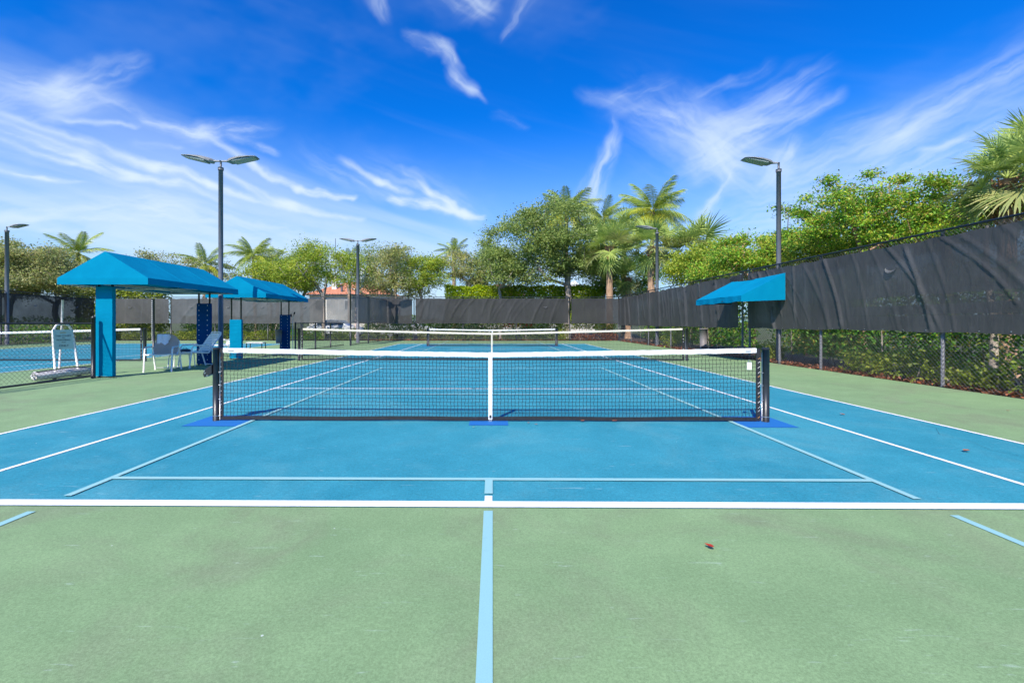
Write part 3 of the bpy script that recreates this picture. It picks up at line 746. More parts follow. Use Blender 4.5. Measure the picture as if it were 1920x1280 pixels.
# right fence: s = depth in front of the lens
A = (FX, Y0); D = (0, 1)
T = thing('chain_link_fence', 'tall black fence with dark windscreen cloth running along the right side', 'fence', (FX, Y0 + 9, 0), 'fences around the courts')
for s in (2.4, 5.65, 8.92, 12.2, 13.95, 15.55, 16.0, 19.2, 22.4, 25.6, 28.8):
    fpost(A, D, s, 3.03, T, .032, -.03, 'fence_post_sunlit')
fpost(A, D, 31.5, 3.08, T, .045)
rail(A, D, 1.0, 31.5, 3.05, T)
chain(A, D, 3.2, 12.2, .01, 3.03, T, .058, .0026, 'fence_wire')
chain(A, D, 12.2, 31.5, .01, 3.03, T, .070, .0026, 'fence_wire')
windscreen(A, D, (-1, 0), 2.6, 15.52, 1.07, 2.93, 'screen_right', T, 30, 11, .032, -1.35, .036, .035, ((9.95, 2.45),))
windscreen(A, D, (-1, 0), 16.12, 31.3, 1.07, 2.95, 'screen_right', T, 40, 5, .05, -.5, .065, .08, ())
# awning supporting the gap: torn flap of cloth behind the awning
MB().grid(lambda a, c: (FX - .06 - .05 * math.sin(a * 3), Y0 + 15.9 + a * .75, 2.95 - c * (.5 - .25 * a) - .1 * a), 6, 6).build('loose_flap', 'screen_dark', T, True)

# back fence: s measured along +X from x=-27.7
YBK = 25.8
A = (0.0, YBK); D = (1, 0)
def xs(u): return P(u, YBK - Y0)[0]
T = thing('chain_link_fence', 'tall black fence with grey windscreen panels closing the far end of both courts', 'fence', (-9, YBK, 0), 'fences around the courts')
bp = [xs(205) - .1, xs(316), xs(400), xs(500), xs(608), xs(669), xs(776), xs(868), xs(968), xs(1068)]
for s in bp: fpost(A, D, s, 3.03, T, .035, .02)
fpost(A, D, -27.2, 3.03, T, .035, .02)
rail(A, D, -27.7, 8.8, 3.04, T)
chain(A, D, -27.7, 8.8, .01, 3.03, T, .085, .0022)
z0, z1 = 1.20, 2.95
for (ua, ub, mt, nf, sd_, am, ln_, vents) in ((176, 313, 'screen_grey', 8, 1, .02, .6, (240,)), (318, 605, 'screen_grey', 22, 2, .02, -1.6, (355, 425, 490, 570)),
        (612, 666, 'screen_pale', 5, 3, .02, .3, ()), (673, 773, 'screen_dark', 12, 4, .035, -1.0, (728,)),
        (779, 1065, 'screen_back', 24, 6, .035, -1.2, (1022,)), (1071, 1161, 'screen_dark', 10, 7, .03, .7, ())):
    windscreen(A, D, (0, -1), xs(ua), xs(ub), z0, z1, mt, T, nf, sd_, am, ln_, .075, .03, [(xs(v_), 2.4) for v_ in vents])
# left fence
LX = -27.7
A = (LX, Y0); D = (0, 1)
T = thing('chain_link_fence', 'dark shaded windscreen fence at the far left side of the left court', 'fence', (LX, Y0 + 26, 0), 'fences around the courts')
for s in (22, 25.2, 28.4): fpost(A, D, s, 3.03, T, .035)
rail(A, D, 20, 31.5, 3.05, T)
chain(A, D, 20, 31.5, .01, 3.03, T, .085, .0022)
windscreen(A, D, (1, 0), 20, 31.1, 1.15, 2.95, 'screen_left', T, 14, 8, .03, .5, .08, .02, ((27.0, 2.35), (29.7, 2.35)))
# low divider, near piece (in front of the near canopy)
LXD = -9.32
_a = math.atan2(.37, 6.1)
A = (-9.35 - 0.2427, Y0); D = (math.sin(_a), math.cos(_a))
T = thing('low_fence', 'low chain link fence with black rails at the left edge, ending at a capped post', 'fence', (-9.1, Y0 + 9, 0), 'low fences between the courts')
rail(A, D, 4.0, 10.1, 1.235, T, .02)
rail(A, D, 4.0, 10.1, .05, T, .02, 'bottom_rail')
chain(A, D, 4.0, 10.08, .06, 1.23, T, .062, .0022)
fpost(A, D, 10.12, 1.36, T, .042)
for s in (7.45, 4.4): fpost(A, D, s, 1.24, T, .028, 0)
# low divider, far piece, and the taller screened piece
T = thing('low_fence', 'low black divider fence behind the far end of the second canopy', 'fence', (LXD, Y0 + 22, 0), 'low fences between the courts')
rail(A, D, 19.3, 24.6, 1.235, T, .02); rail(A, D, 19.3, 24.6, .05, T, .02, 'bottom_rail')
chain(A, D, 19.3, 24.6, .06, 1.23, T, .085, .0022)
for s in (19.3, 21.2, 22.9): fpost(A, D, s, 1.24, T, .034)
A = (-9.25, Y0)
T = thing('divider_fence', 'pale translucent windscreen on a tall divider fence just left of the twin lamp', 'fence', (-9.25, Y0 + 28, 0), 'fences around the courts')
rail(A, D, 24.7, 31.4, 2.82, T, .02); rail(A, D, 24.7, 31.4, 1.27, T, .018, 'middle_rail'); rail(A, D, 24.7, 31.4, .05, T, .018, 'bottom_rail')
for s in (24.7, 27.6): fpost(A, D, s, 2.83, T, .045)
chain(A, D, 24.7, 31.4, .06, 1.26, T, .085, .0022)
windscreen(A, D, (1, 0), 24.8, 31.3, 1.29, 2.78, 'screen_pale', T, 6, 21, .02, .3, .08, .01)
# lone black post with white lacing
x, y = P(288, 16.4)
T = thing('laced_post', 'lone black post with white lacing dots beside the left court net', 'post', (x, y, 0))
po = MB().tube([(x, y, 0), (x, y, 2.12)], .04, 12).build('pole', 'black_metal', T, True)
mb = MB()
for i in range(20): mb.box(x - .042, x - .012, y - .046, y - .034, .6 + i * .075, .6 + i * .075 + .035)
mb.build('lacing', 'white_cord', po)

# ------------------------------------------------------------------ canopies
def canopy(y0, y1, xa, xb, zb, zv, zr, label, colA, colB, full_near):
    """xa..xb width, zb valance bottom, zv eave, zr ridge; ends at y0 and y1"""
    T = thing('shade_canopy', label, 'canopy', ((xa + xb) / 2, (y0 + y1) / 2, 0), 'blue canopies between the courts')
    xm = (xa + xb) / 2; cf = 'canopy_fabric'
    def sag(a, c): return -.018 * math.sin(math.pi * a) * math.sin(math.pi * c)
    r0 = .06
    # roof slopes
    MB().grid(lambda a, c: (xb + (xm - xb) * c, y0 + r0 * c + (y1 - y0 - 2 * r0 * c) * a, zv + (zr - zv) * c + sag(a * 3 % 1, c)), 30, 8).build('roof_panel', cf, T, True)
    MB().grid(lambda a, c: (xa + (xm - xa) * c, y1 - r0 * c - (y1 - y0 - 2 * r0 * c) * a, zv + (zr - zv) * c + sag(a * 3 % 1, c)), 30, 8).build('roof_panel', cf, T, True)
    for pn in [c_ for c_ in T.children if c_.name.startswith('roof_panel')]:
        sg_ = 1 if (sum(v_.co.x for v_ in pn.data.vertices) > 0) else -1; xe = xb if sg_ > 0 else xa
        for q in (1 / 3, 2 / 3):
            yy = y0 + (y1 - y0) * q
            MB().tube([(xe + (xm - xe) * c_ / 6, yy, zv + (zr - zv) * c_ / 6 + .004) for c_ in range(7)], .006, 5).build('seam', 'canopy_fabric', pn)
    for yy, s in ((y0, 1), (y1, -1)):
        MB().add([(xa, yy, zb), (xm, yy - s * .004, zb), (xb, yy, zb), (xb, yy, zv), (xm, yy + s * r0, zr), (xa, yy, zv), (xm, yy - s*.006, zv)],
                 [(0, 1, 6, 5), (1, 2, 3, 6), (5, 6, 4), (6, 3, 4)] if s > 0 else [(5, 6, 1, 0), (6, 3, 2, 1), (4, 6, 5), (4, 3, 6)]).build('end_panel', cf, T)
    for xx, s in ((xa, -1), (xb, 1)):
        MB().grid(lambda a, c: (xx + s * .004 * math.sin(a * 40) * (1 - c), y0 + (y1 - y0) * a, zb + .006 * math.sin(a * 31) * (1 - c) + (zv - zb) * c), 40, 2).build('valance', cf, T, True)
    mb = MB()
    e = .035
    for (p0_, p1_) in (((xa + e, y0 + e, zb + .03), (xb - e, y0 + e, zb + .03)), ((xa + e, y1 - e, zb + .03), (xb - e, y1 - e, zb + .03)), ((xa + e, y0 + e, zb + .03), (xa + e, y1 - e, zb + .03)),
                       ((xb - e, y0 + e, zb + .03), (xb - e, y1 - e, zb + .03)), ((xm, y0 + .14, zr - .13), (xm, y1 - .14, zr - .13)), ((xa + e, (y0 + y1) / 2, zb + .03), (xb - e, (y0 + y1) / 2, zb + .03)),
                       ((xm - .2, y0 + e, zb + .03), (xm - .2, y1 - e, zb + .03)), ((xm + .2, y0 + e, zb + .03), (xm + .2, y1 - e, zb + .03))):
        MB().tube([p0_, p1_], .02, 8).build('frame_tube', 'bare_metal', T, True)
    for yy in (y0 + .12, (y0 + y1) / 2, y1 - .12):
        for s in (-1, 1): MB().tube([(xm, yy, zr - .13), (xm + s * (xb - xa - .16) / 2, yy, zb + .05)], .016, 8).build('rafter', 'bare_metal', T, True)
    for (xc0, xc1, yc, ztop, mt, flip) in (colA, colB):
        for xx in (xc0 + .025, xc1 - .025):
            pst = MB().tube([(xx, yc, 0), (xx, yc, zb + .03)], .026, 12).build('post', 'black_metal', T, True)
            MB().box(xx - .05, xx + .05, yc - .05, yc + .05, 0, .012).build('base_plate', 'black_metal', pst)
        wr = MB()
        def ring(z, j):
            g_ = .004 * math.sin(z * 9 + xc0) + j * ww_
            x0_, x1_ = xc0 - .012 + g_ * .4, xc1 + .012 - g_ * .4
            return [(x0_, yc - .05, z), ((x0_ + x1_) / 2, yc - .052 + g_ * .6, z), (x1_, yc - .05, z), (x1_ + .004, yc, z), (x1_, yc + .05, z), ((x0_ + x1_) / 2, yc + .052 - g_ * .6, z), (x0_, yc + .05, z), (x0_ - .004, yc, z)]
        ww_ = .35 if full_near else 1.0
        n = 60; rr = [ring(.03 + (ztop - .03) * i / n, random.gauss(0, .005) * (1 if i % 3 == 0 else .4)) for i in range(n + 1)]
        vs = [q for r_ in rr for q in r_]
        wr.add(vs, [(i * 8 + j, i * 8 + (j + 1) % 8, (i + 1) * 8 + (j + 1) % 8, (i + 1) * 8 + j) for i in range(n) for j in range(8)])
        wp = wr.build('post_wrap', mt, T, False)
        if flip:
            mb = MB()
            for i in range(12):
                z = ztop - .06 - i * (ztop - .15) / 11.5
                for xx in (xc0 + .06, xc1 - .06): mb.tube([(xx, yc - .053, z), (xx, yc - .058, z)], .011, 8)
            mb.build('grommets', 'white_plastic', wp)
    return T
d2y = lambda d: d + Y0
canopy(d2y(9.95), d2y(13.5), -9.66, -7.62, 2.10, 2.245, 2.845, 'nearest blue fabric canopy on wrapped posts, left of the court',
       (-9.03, -8.67, d2y(10.28), 2.075, 'canopy_fabric', False), (-8.70, -8.33, d2y(13.3), 1.82, 'navy_fabric', True), True)
canopy(d2y(15.2), d2y(18.7), -9.70, -7.64, 2.10, 2.245, 2.845, 'farther blue fabric canopy behind the nearest one, a lamp shadow across it',
       (-8.98, -8.60, d2y(15.45), 1.36, 'canopy_fabric', False), (-8.70, -8.33, d2y(18.5), 1.58, 'navy_fabric', True), False)

# awning on the right fence
ya, yb = d2y(13.47), d2y(16.45)
T = thing('wall_awning', 'sloping blue fabric awning fixed to the right fence over the gate gap', 'awning', (8.75, (ya + yb) / 2, 1.9))
xf, xk, zt, ze, zb_ = 7.40, 8.70, 2.73, 2.06, 1.88
MB().grid(lambda a, c: (xf + (xk - xf) * c, ya + (yb - ya) * a, ze + (zt - ze) * c - .05 * math.sin(math.pi * a) * c * c * (1 if a > .5 else .5) - .02 * math.sin(math.pi * a * 2) ** 2 * math.sin(math.pi * c)), 30, 10).build('roof_panel', 'canopy_fabric', T, True)
for yy, s in ((ya, 1), (yb, -1)):
    f_ = [(0, 1, 3, 4), (1, 2, 3)] if s > 0 else [(4, 3, 1, 0), (3, 2, 1)]
    MB().add([(xf, yy, zb_), (xk, yy, zb_ + .05), (xk, yy, zt), (xf + .0, yy, ze), (xf, yy, zb_ + .001)], [(0, 1, 2, 3)] if s > 0 else [(3, 2, 1, 0)]).build('side_panel', 'canopy_fabric', T)
MB().grid(lambda a, c: (xf + .012 * math.sin(a * 37) * (1 - c) - .01 * math.sin(a * 11), ya + (yb - ya) * a, zb_ + .012 * math.sin(a * 19) * (1 - c) + (ze - zb_) * c), 40, 3).build('valance', 'canopy_fabric', T, True)
for p0_, p1_ in (((xf + .03, ya + .03, zb_ + .05), (xf + .03, yb - .03, zb_ + .05)), ((xf + .03, ya + .03, zb_ + .05), (xk, ya + .03, zb_ + .05)), ((xf + .03, yb - .03, zb_ + .05), (xk, yb - .03, zb_ + .05)),
                 ((xf + .05, (ya + yb) / 2, zb_ + .08), (xk, (ya + yb) / 2, zb_ + .08)), ((xk, ya + .03, zt - .04), (xk, yb - .03, zt - .04))):
    MB().tube([p0_, p1_], .018, 8).build('frame_tube', 'black_metal', T, True)

# ------------------------------------------------------------------ chairs and court furniture
def strap_chair(T, slat_mat, sling=None, n_straps=11, back_h=.98, recl=.30, arms=True):
    """local frame: sitter faces -Y; seat at .40"""
    w2 = .27; r = .019; fm = 'white_plastic'
    sf, sb, zs = -.27, .22, .42
    tb = (sb + recl, back_h)
    back = MB().tube([(-w2, sb, zs - .02), (-w2, tb[0] - .02, tb[1] - .07), (-w2 + .035, tb[0], tb[1] - .015), (-w2 + .09, tb[0] + .004, tb[1]), (w2 - .09, tb[0] + .004, tb[1]), (w2 - .035, tb[0], tb[1] - .015), (w2, tb[0] - .02, tb[1] - .07), (w2, sb, zs - .02)], r, 8).build('back_frame', fm, T, True)
    MB().tube([(-w2, sb, zs - .02), (-w2, sf, zs + .02), (-w2 + .05, sf - .05, zs + .015), (w2 - .05, sf - .05, zs + .015), (w2, sf, zs + .02), (w2, sb, zs - .02)], r, 8).build('seat_frame', fm, T, True)
    for s in (-1, 1):
        xx = s * (w2 + .03)
        MB().tube([(xx, sf - .03, 0), (xx, sf + .04, .56), (xx, sf + .09, .62), (xx, sb - .02, .63), (xx, sb + .05, .58), (xx, sb + .22, 0)], r, 8).build('leg_frame', fm, T, True)
    MB().tube([(-w2 - .03, sb + .205, .05), (w2 + .03, sb + .205, .05)], .011, 8).build('stretcher', fm, T, True)
    if sling:
        return
    for i in range(n_straps):
        c = .10 + .86 * i / (n_straps - 1)
        y = sb + (tb[0] - sb) * c; z = zs + (tb[1] - .03 - zs) * c
        MB().box(-w2, w2, y - .018, y - .013, z - .021, z + .021).build('strap', slat_mat, T)
    for i in range(7):
        y = sf + .02 + (sb - sf - .05) * i / 6
        MB().box(-w2, w2, y - .026, y + .026, zs + .016, zs + .022).build('strap', slat_mat, T)
CG = 'white garden chairs under the canopies'
# tan sling chair, back turned to the camera
T = thing('lounge_chair', 'white framed chair with rounded tan sling back turned to the camera, towel over it', 'chair', (0, 0, 0), CG)
strap_chair(T, None, sling=True, back_h=.80, recl=.18)
def slf(a, c):
    x = (a - .5) * 2; top = .40 + .55 * c
    wd_ = .27 * (1 if c < .55 else math.sqrt(max(0, 1 - ((c - .55) / .46) ** 2)))
    return (x * wd_, .22 + .20 * c + .03 * (1 - x * x) - .01, top)
MB().grid(slf, 14, 18).build('sling_back', 'tan_sling', T, True)
MB().grid(lambda a, c: ((a - .5) * .54, -.30 + .52 * c, .43 - .03 * math.sin(math.pi * c)), 8, 8).build('sling_seat', 'tan_sling', T, True)
x, y = P(304, 11.72); T.location = (x, y, 0); T.rotation_euler.z = R(186 - 180 + 12)
# towel draped
tw = thing('towel', 'white and lilac towel draped over the top corner of the tan chair', 'towel', (x - .17, y + .3, .9))
OFF[tw.name] = Vector((0, 0, 0))
def twf(a, c):
    s = (c - .5) * 2; w_ = (.13 + .04 * abs(s)) * (1 - .25 * abs(s))
    fold = .014 * math.sin(a * 14)
    xx = (a - .5) * 2 * w_ + .07 * s * (1 if s > 0 else 0)
    return (xx, -.035 * (1 if s < 0 else -1) * min(1, abs(s) * 3) + fold, .02 - .26 * abs(s) ** 1.3 - .03 * math.cos(a * 9) * abs(s))
MB().grid(twf, 18, 24).build('towel_cloth', 'towel', tw, True)
tw.rotation_euler.z = R(18)
tw.location = (x - .20, y + .31, .93)
# strap chair facing left
T2 = thing('lounge_chair', 'white strap chair facing left beside the navy wrapped post', 'chair', (0, 0, 0), CG)
strap_chair(T2, 'strap_blue_white', recl=.36)
x, y = P(366, 12.75); T2.location = (x, y, 0); T2.rotation_euler.z = R(-30)
T3 = copy_tree(T2); x, y = P(418, 16.6); T3.location = (x, y, 0); T3.rotation_euler.z = R(-34)
tag(T3, 'white strap chair half hidden behind the lamp pole under the farther canopy')
# ottoman/table between chairs, with things on it
def low_table(T, w_, d_, h_, top_m, leg_m, leg_r=.014):
    for i in range(5):
        yy = -d_ / 2 + d_ * (i + .5) / 5
        MB().box(-w_ / 2, w_ / 2, yy - d_ / 12, yy + d_ / 12, h_ - .012, h_).build('slat', top_m, T)
    for sx_ in (-1, 1):
        for sy in (-1, 1):
            MB().tube([(sx_ * (w_ / 2 - .02), sy * (d_ / 2 - .02), h_ - .012), (sx_ * (w_ / 2 + .01), sy * (d_ / 2), 0)], leg_r, 8).build('leg', leg_m, T, True)
    MB().tube([(-w_ / 2, -d_ / 2, h_ - .03), (w_ / 2, -d_ / 2, h_ - .03), (w_ / 2, d_ / 2, h_ - .03), (-w_ / 2, d_ / 2, h_ - .03), (-w_ / 2, -d_ / 2, h_ - .03)], leg_r, 8).build('rim', top_m, T, True)
T = thing('side_table', 'low white slatted table between the two near chairs, bags lying on it', 'table')
low_table(T, .5, .5, .42, 'white_plastic', 'white_plastic')
x, y = P(341, 12.6); T.location = (x, y, 0); T.rotation_euler.z = R(20)
def bag(name, label, cat, loc, sz, mt, rz=0.0):
    T = thing(name, label, cat)
    def fb(a, c):
        th = a * 2 * math.pi; ph = c * math.pi
        k = 1 + .12 * math.sin(3 * th + 1) * math.sin(ph)
        return (sz[0] * k * math.sin(ph) ** .6 * math.cos(th), sz[1] * k * math.sin(ph) ** .6 * math.sin(th), sz[2] * (1 - math.cos(ph)))
    bd = MB().grid(fb, 14, 9).build('bag_body', mt, T, True)
    MB().tube([(-sz[0] * .5, 0, sz[2] * 1.6), (-sz[0] * .25, 0, sz[2] * 2.5), (sz[0] * .25, 0, sz[2] * 2.5), (sz[0] * .5, 0, sz[2] * 1.6)], .006, 6).build('handle', mt, bd, True)
    T.location = loc; T.rotation_euler.z = rz
x, y = P(347, 12.55); bag('sports_bag', 'small dark navy bag lying on the low white table', 'bag', (x, y, .421), (.13, .08, .055), 'dark_items', .4)
x, y = P(337, 12.65); bag('towel_bag', 'pale crumpled bag lying beside the navy one on the low table', 'bag', (x, y, .421), (.09, .08, .05), 'towel', 1.0)
# bench
T = thing('bench', 'low bench with white slatted top and black legs behind the near net band', 'bench')
low_table(T, .62, .36, .47, 'white_plastic', 'black_metal', .018)
x, y = P(480, 18.2); T.location = (x, y, 0); T.rotation_euler.z = R(4)
# grey bins
def bin_(x, y, z0, h, r0, r1, label):
    T = thing('waste_bin', label, 'bin', (x, y, z0), 'grey bins beside the tennis net')
    MB().tube([(x, y, z0), (x, y, z0 + h)], [r0, r1], 20, True).build('body', 'bin_grey', T, True)
    MB().tube([(x, y, z0 + h), (x, y, z0 + h + .025), (x, y, z0 + h + .03)], [r1 + .012, r1 + .012, r1 - .02], 20).build('rim', 'bin_grey', T, True)
    MB().tube([(x - r1 - .05, y, z0 + h * .8), (x + r1 + .03, y, z0 + h * .8)], .012, 8).build('bracket', 'black_metal', T, True)
x, y = P(522.5, 18.3); bin_(x, y, .42, .52, .10, .13, 'grey bin hanging beside the navy wrapped post of the farther canopy')
x, y = P(1319, 18.2); bin_(x, y, .32, .68, .13, .16, 'grey bin standing against the right fence beside the tennis net post')
# bottle stand with hooks near the far canopy post
x, y = P(549, 19.0)
T = thing('rack_pole', 'thin pale pole with two dark hooks beside the farther canopy', 'pole', (x, y, 0))
MB().tube([(x, y, 0), (x, y, 1.45), (x + .05, y, 1.62)], .012, 8).build('pole', 'bare_metal', T, True)
MB().tube([(x + .05, y, 1.60), (x + .08, y, 1.70)], .03, 8).build('hook', 'rubber', T, True)
MB().tube([(x - .06, y, 1.50), (x - .08, y, 1.62)], .03, 8).build('hook', 'rubber', T, True)
# court roller
T = thing('court_roller', 'white water roller with arched handle behind the low fence', 'court roller', (-9.78, d2y(10.2), 0))
for xx, mt, ya_, yb_ in ((-9.66, 'foam_white', 9.45, 10.9), (-9.98, 'foam_white', 9.75, 11.0)):
    ro = MB().tube([(xx, d2y(ya_), .10), (xx, d2y(ya_) + .02, .10), (xx, d2y(yb_) - .02, .10), (xx, d2y(yb_), .10)], [.06, .078, .078, .06], 18).build('roller', mt, T, True)
    MB().tube([(xx, d2y(ya_) - .05, .10), (xx, d2y(ya_), .10)], .02, 8).build('axle', 'white_plastic', ro)
yA, yB_ = d2y(9.95), d2y(10.5)
MB().tube([(-9.66, d2y(9.5), .20), (-9.66, d2y(10.2), .225), (-9.66, d2y(10.88), .20)], .014, 8).build('guard_bar', 'black_metal', T, True)
MB().tube([(-9.70, yA, .17), (-9.76, yA + .02, .75), (-9.8, yA + .05, 1.08), (-9.8, yA + .13, 1.19), (-9.8, (yA + yB_) / 2, 1.225), (-9.8, yB_ - .13, 1.19), (-9.8, yB_ - .05, 1.08), (-9.76, yB_ - .02, .75), (-9.70, yB_, .17)], .024, 12).build('handle', 'white_plastic', T, True)
MB().tube([(-9.9, d2y(10.25), .2), (-9.84, d2y(10.25), 1.2), (-9.82, d2y(10.25), 1.77)], [.02, .02, .024], 12).build('grip_pole', 'foam_white', T, True)
for yy in (9.9, 10.5): MB().tube([(-9.64, d2y(yy), .035), (-9.70, d2y(yy), .035)], .034, 12).build('wheel', 'rubber', T)
MB().box(-9.98, -9.66, d2y(10.0), d2y(10.04), .09, .11).build('cross_bar', 'white_plastic', T)
MB().box(-9.98, -9.66, d2y(10.45), d2y(10.49), .09, .11).build('cross_bar', 'white_plastic', T)

# sign wired to the low fence
sx0, sy0, sx1, sy1 = LXD + .03, d2y(9.43), LXD + .03, d2y(9.83)
T = thing('court_sign', 'small pale green notice sign wired to the low fence at left', 'sign', (-8.98, d2y(9.4), .92))
B = Vector((-8.97, d2y(9.38), .90)); ax = Vector((math.sin(R(22)), math.cos(R(22)), 0)).normalized(); az = Vector((-.03, -.05, 1)).normalized(); an = ax.cross(az).normalized()
sw, sh = .165, .205
def SP(a, c, n_=0.0): return B + ax * a + az * c + an * n_
def plate(name, w_, h_, n0, n1, mt, parent, ca=0, cc=0):
    q = [SP(ca - w_, cc - h_, n0), SP(ca + w_, cc - h_, n0), SP(ca + w_, cc + h_, n0), SP(ca - w_, cc + h_, n0), SP(ca - w_, cc - h_, n1), SP(ca + w_, cc - h_, n1), SP(ca + w_, cc + h_, n1), SP(ca - w_, cc + h_, n1)]
    return MB().add(q, [(0, 3, 2, 1), (4, 5, 6, 7), (0, 1, 5, 4), (1, 2, 6, 5), (2, 3, 7, 6), (3, 0, 4, 7)]).build(name, mt, parent)
pl = plate('plate', sw, sh, 0, .006, 'sign_face', T)
def text_mesh(txt, size, ca, cc, mt, parent, name='lettering'):
    cu = bpy.data.curves.new('txt', 'FONT'); cu.body = txt; cu.size = size; cu.align_x = 'CENTER'; cu.align_y = 'CENTER'; cu.extrude = .0008; cu.offset = .0006
    ob = bpy.data.objects.new('txt', cu); col.objects.link(ob)
    bpy.context.view_layer.update()
    me = bpy.data.meshes.new_from_object(ob.evaluated_get(bpy.context.evaluated_depsgraph_get()))
    o_ = off_of(parent)
    for v_ in me.vertices:
        q = SP(ca + v_.co.x, cc + v_.co.y, .0075 + v_.co.z) - o_; v_.co = q
    bpy.data.objects.remove(ob)
    link(name, me, mt, parent)
for txt, sz, cc in (('THIS COURT', .046, .075), ('FOR', .022, .032), ('PICKLEBALL', .044, -.010), ('PLAY', .030, -.060), ('ONLY', .062, -.130)):
    text_mesh(txt, sz, 0, cc, 'sign_text', pl)
plate('emblem', .05, .008, .0065, .009, 'sign_orange', pl, 0, .145)
for a_ in (-sw + .02, sw - .02): MB().tube([SP(a_, sh - .015, .008), SP(a_, sh + .02, -.02)], .003, 5).build('wire_tie', 'black_metal', T)

# tennis ball and fallen leaves on the court
x, y = P(1246, 23.0)
def ball(a, c):
    th = a * 2 * math.pi; ph = c * math.pi; return (.033 * math.sin(ph) * math.cos(th), .033 * math.sin(ph) * math.sin(th), .033 - .033 * math.cos(ph))
T = thing('tennis_ball', 'yellow ball lying on the green at the foot of the right fence', 'ball')
MB().grid(ball, 16, 10).build('felt', 'ball_yellow', T, True)
MB().tube([(.0335 * math.cos(a), .0335 * math.sin(a), .033 + .014 * math.sin(2 * a)) for a in [i * math.pi / 12 for i in range(25)]], .0012, 4).build('seam', 'white_cord', T)
T.location = (x, y, 0)
LV = [(1330, 1029, .055, 'orange curled leaf lying alone on the green near the right baseline', 'bloom_red'),
      (1811, 848, .085, 'brown dry leaf on the blue lane at far right', 'leaf_fallen'), (1580, 779, .075, 'reddish leaf on the blue just right of the right net post', 'leaf_fallen'),
      (1092, 791.5, .07, 'orange dry leaf under the net bottom right of the strap, the left one', 'leaf_fallen'), (1152, 791.5, .08, 'orange dry leaf under the net bottom, right one of the pair', 'leaf_fallen'),
      (991, 795, .045, 'tiny reddish leaf near the blue pad, nearer the strap', 'leaf_fallen'), (1005, 798, .04, 'tiny reddish leaf near the blue pad, the farther right', 'leaf_fallen'),
      (888, 803, .03, 'tiny pale petal in front of the centre pad', 'leaf_white'), (1890, 772, .04, 'small dark leaf on the green near the right fence', 'leaf_fallen')]
for (u, v, s, lab, mt) in LV:
    x, y = P(u, F * 1.25 / (v - 605))
    r_ = random.Random(int(u))
    th = r_.uniform(0, 6.28)
    def lf(a, c):
        xx = (a - .5) * 2; w_ = math.sin(math.pi * min(1, max(0, a)) ** .8) * .45
        return (xx * s * .5, (c - .5) * 2 * w_ * s * .6, .018 + s * .10 * (xx * xx) + s * .22 * abs(c - .5) * math.sin(math.pi * a))
    o = MB().grid(lf, 8, 4).build('fallen_leaf', mt, None, True)
    o.location = (x, y, 0); o.rotation_euler.z = th
    tag(o, lab, 'leaf', 'fallen leaves on the court')

# ------------------------------------------------------------------ vegetation
def leaf_arrays(C, S, size, flat=0.6, aspect=.5, rngl=rng, upbias=.35):
    """C centres (n,3); returns verts, tri faces of folded diamond leaves"""
    n = len(C)
    a = rngl.uniform(0, 2 * np.pi, n); el = rngl.normal(0, .6, n)
    dvec = np.stack([np.cos(a) * np.cos(el), np.sin(a) * np.cos(el), np.sin(el)], 1)
    nv = rngl.normal(0, 1, (n, 3)); nv[:, 2] = np.abs(nv[:, 2]) + upbias
    side = np.cross(dvec, nv); side /= np.linalg.norm(side, axis=1, keepdims=True) + 1e-9
    nn = np.cross(side, dvec)
    L = (size * rngl.uniform(.6, 1.35, n))[:, None]; Wd = L * aspect
    b0 = C; tip = C + dvec * L; mid = C + dvec * L * .45 + nn * L * .08
    V = np.stack([b0, mid - side * Wd * .5, tip, mid + side * Wd * .5], 1).reshape(-1, 3)
    k = np.arange(n)[:, None] * 4
    Fc = np.concatenate([k + np.array([[0, 1, 2]]), k + np.array([[0, 2, 3]])], 1).reshape(-1, 3)
    return V, Fc
def skeleton(base, fork, clumps, r_, trunk_r, bend=.12):
    nodes = [Vector(base)]; par = [-1]
    nseg = 4
    for i in range(1, nseg + 1):
        q = Vector(base).lerp(Vector(fork), i / nseg) + Vector((r_.gauss(0, .05), r_.gauss(0, .05), 0)) * (1 if i < nseg else 0)
        nodes.append(q); par.append(len(nodes) - 2)
    start = len(nodes) - 1
    cl = sorted(clumps, key=lambda q: (q - Vector(fork)).length)
    ends = []
    for q in cl:
        best = None; bd = 1e9
        for i in range(start, len(nodes)):
            dd = (q - nodes[i]).length
            # prefer lower, inner nodes slightly
            pen = dd + .25 * (nodes[i] - Vector(fork)).length
            if nodes[i].z > q.z + .6: pen += 2
            if pen < bd: bd = pen; best = i
        dd = (q - nodes[best]).length; k = max(1, int(dd / .8)); pi = best; a = nodes[best]
        for j in range(1, k + 1):
            m_ = a.lerp(q, j / k)
            if j < k: m_ = m_ + Vector((r_.gauss(0, bend), r_.gauss(0, bend), r_.gauss(0, bend) + .1 * math.sin(math.pi * j / k)))
            nodes.append(m_); par.append(pi); pi = len(nodes) - 1
        ends.append(pi)
    cnt = [0] * len(nodes)
    for e in ends:
        i = e
        while i >= 0: cnt[i] += 1; i = par[i]
    mx = max(cnt[start], 1)
    rad = [max(.012, trunk_r * (c / mx) ** .5) for c in cnt]
    rad[0] = trunk_r * 1.25
    mb = MB()
    for i in range(1, len(nodes)):
        pr = par[i]
        mb.tube([nodes[pr], nodes[i]], [min(rad[pr], rad[i] * 1.25) if i > start else rad[pr], rad[i]], 6 if rad[i] > .05 else 4, False)
    return mb
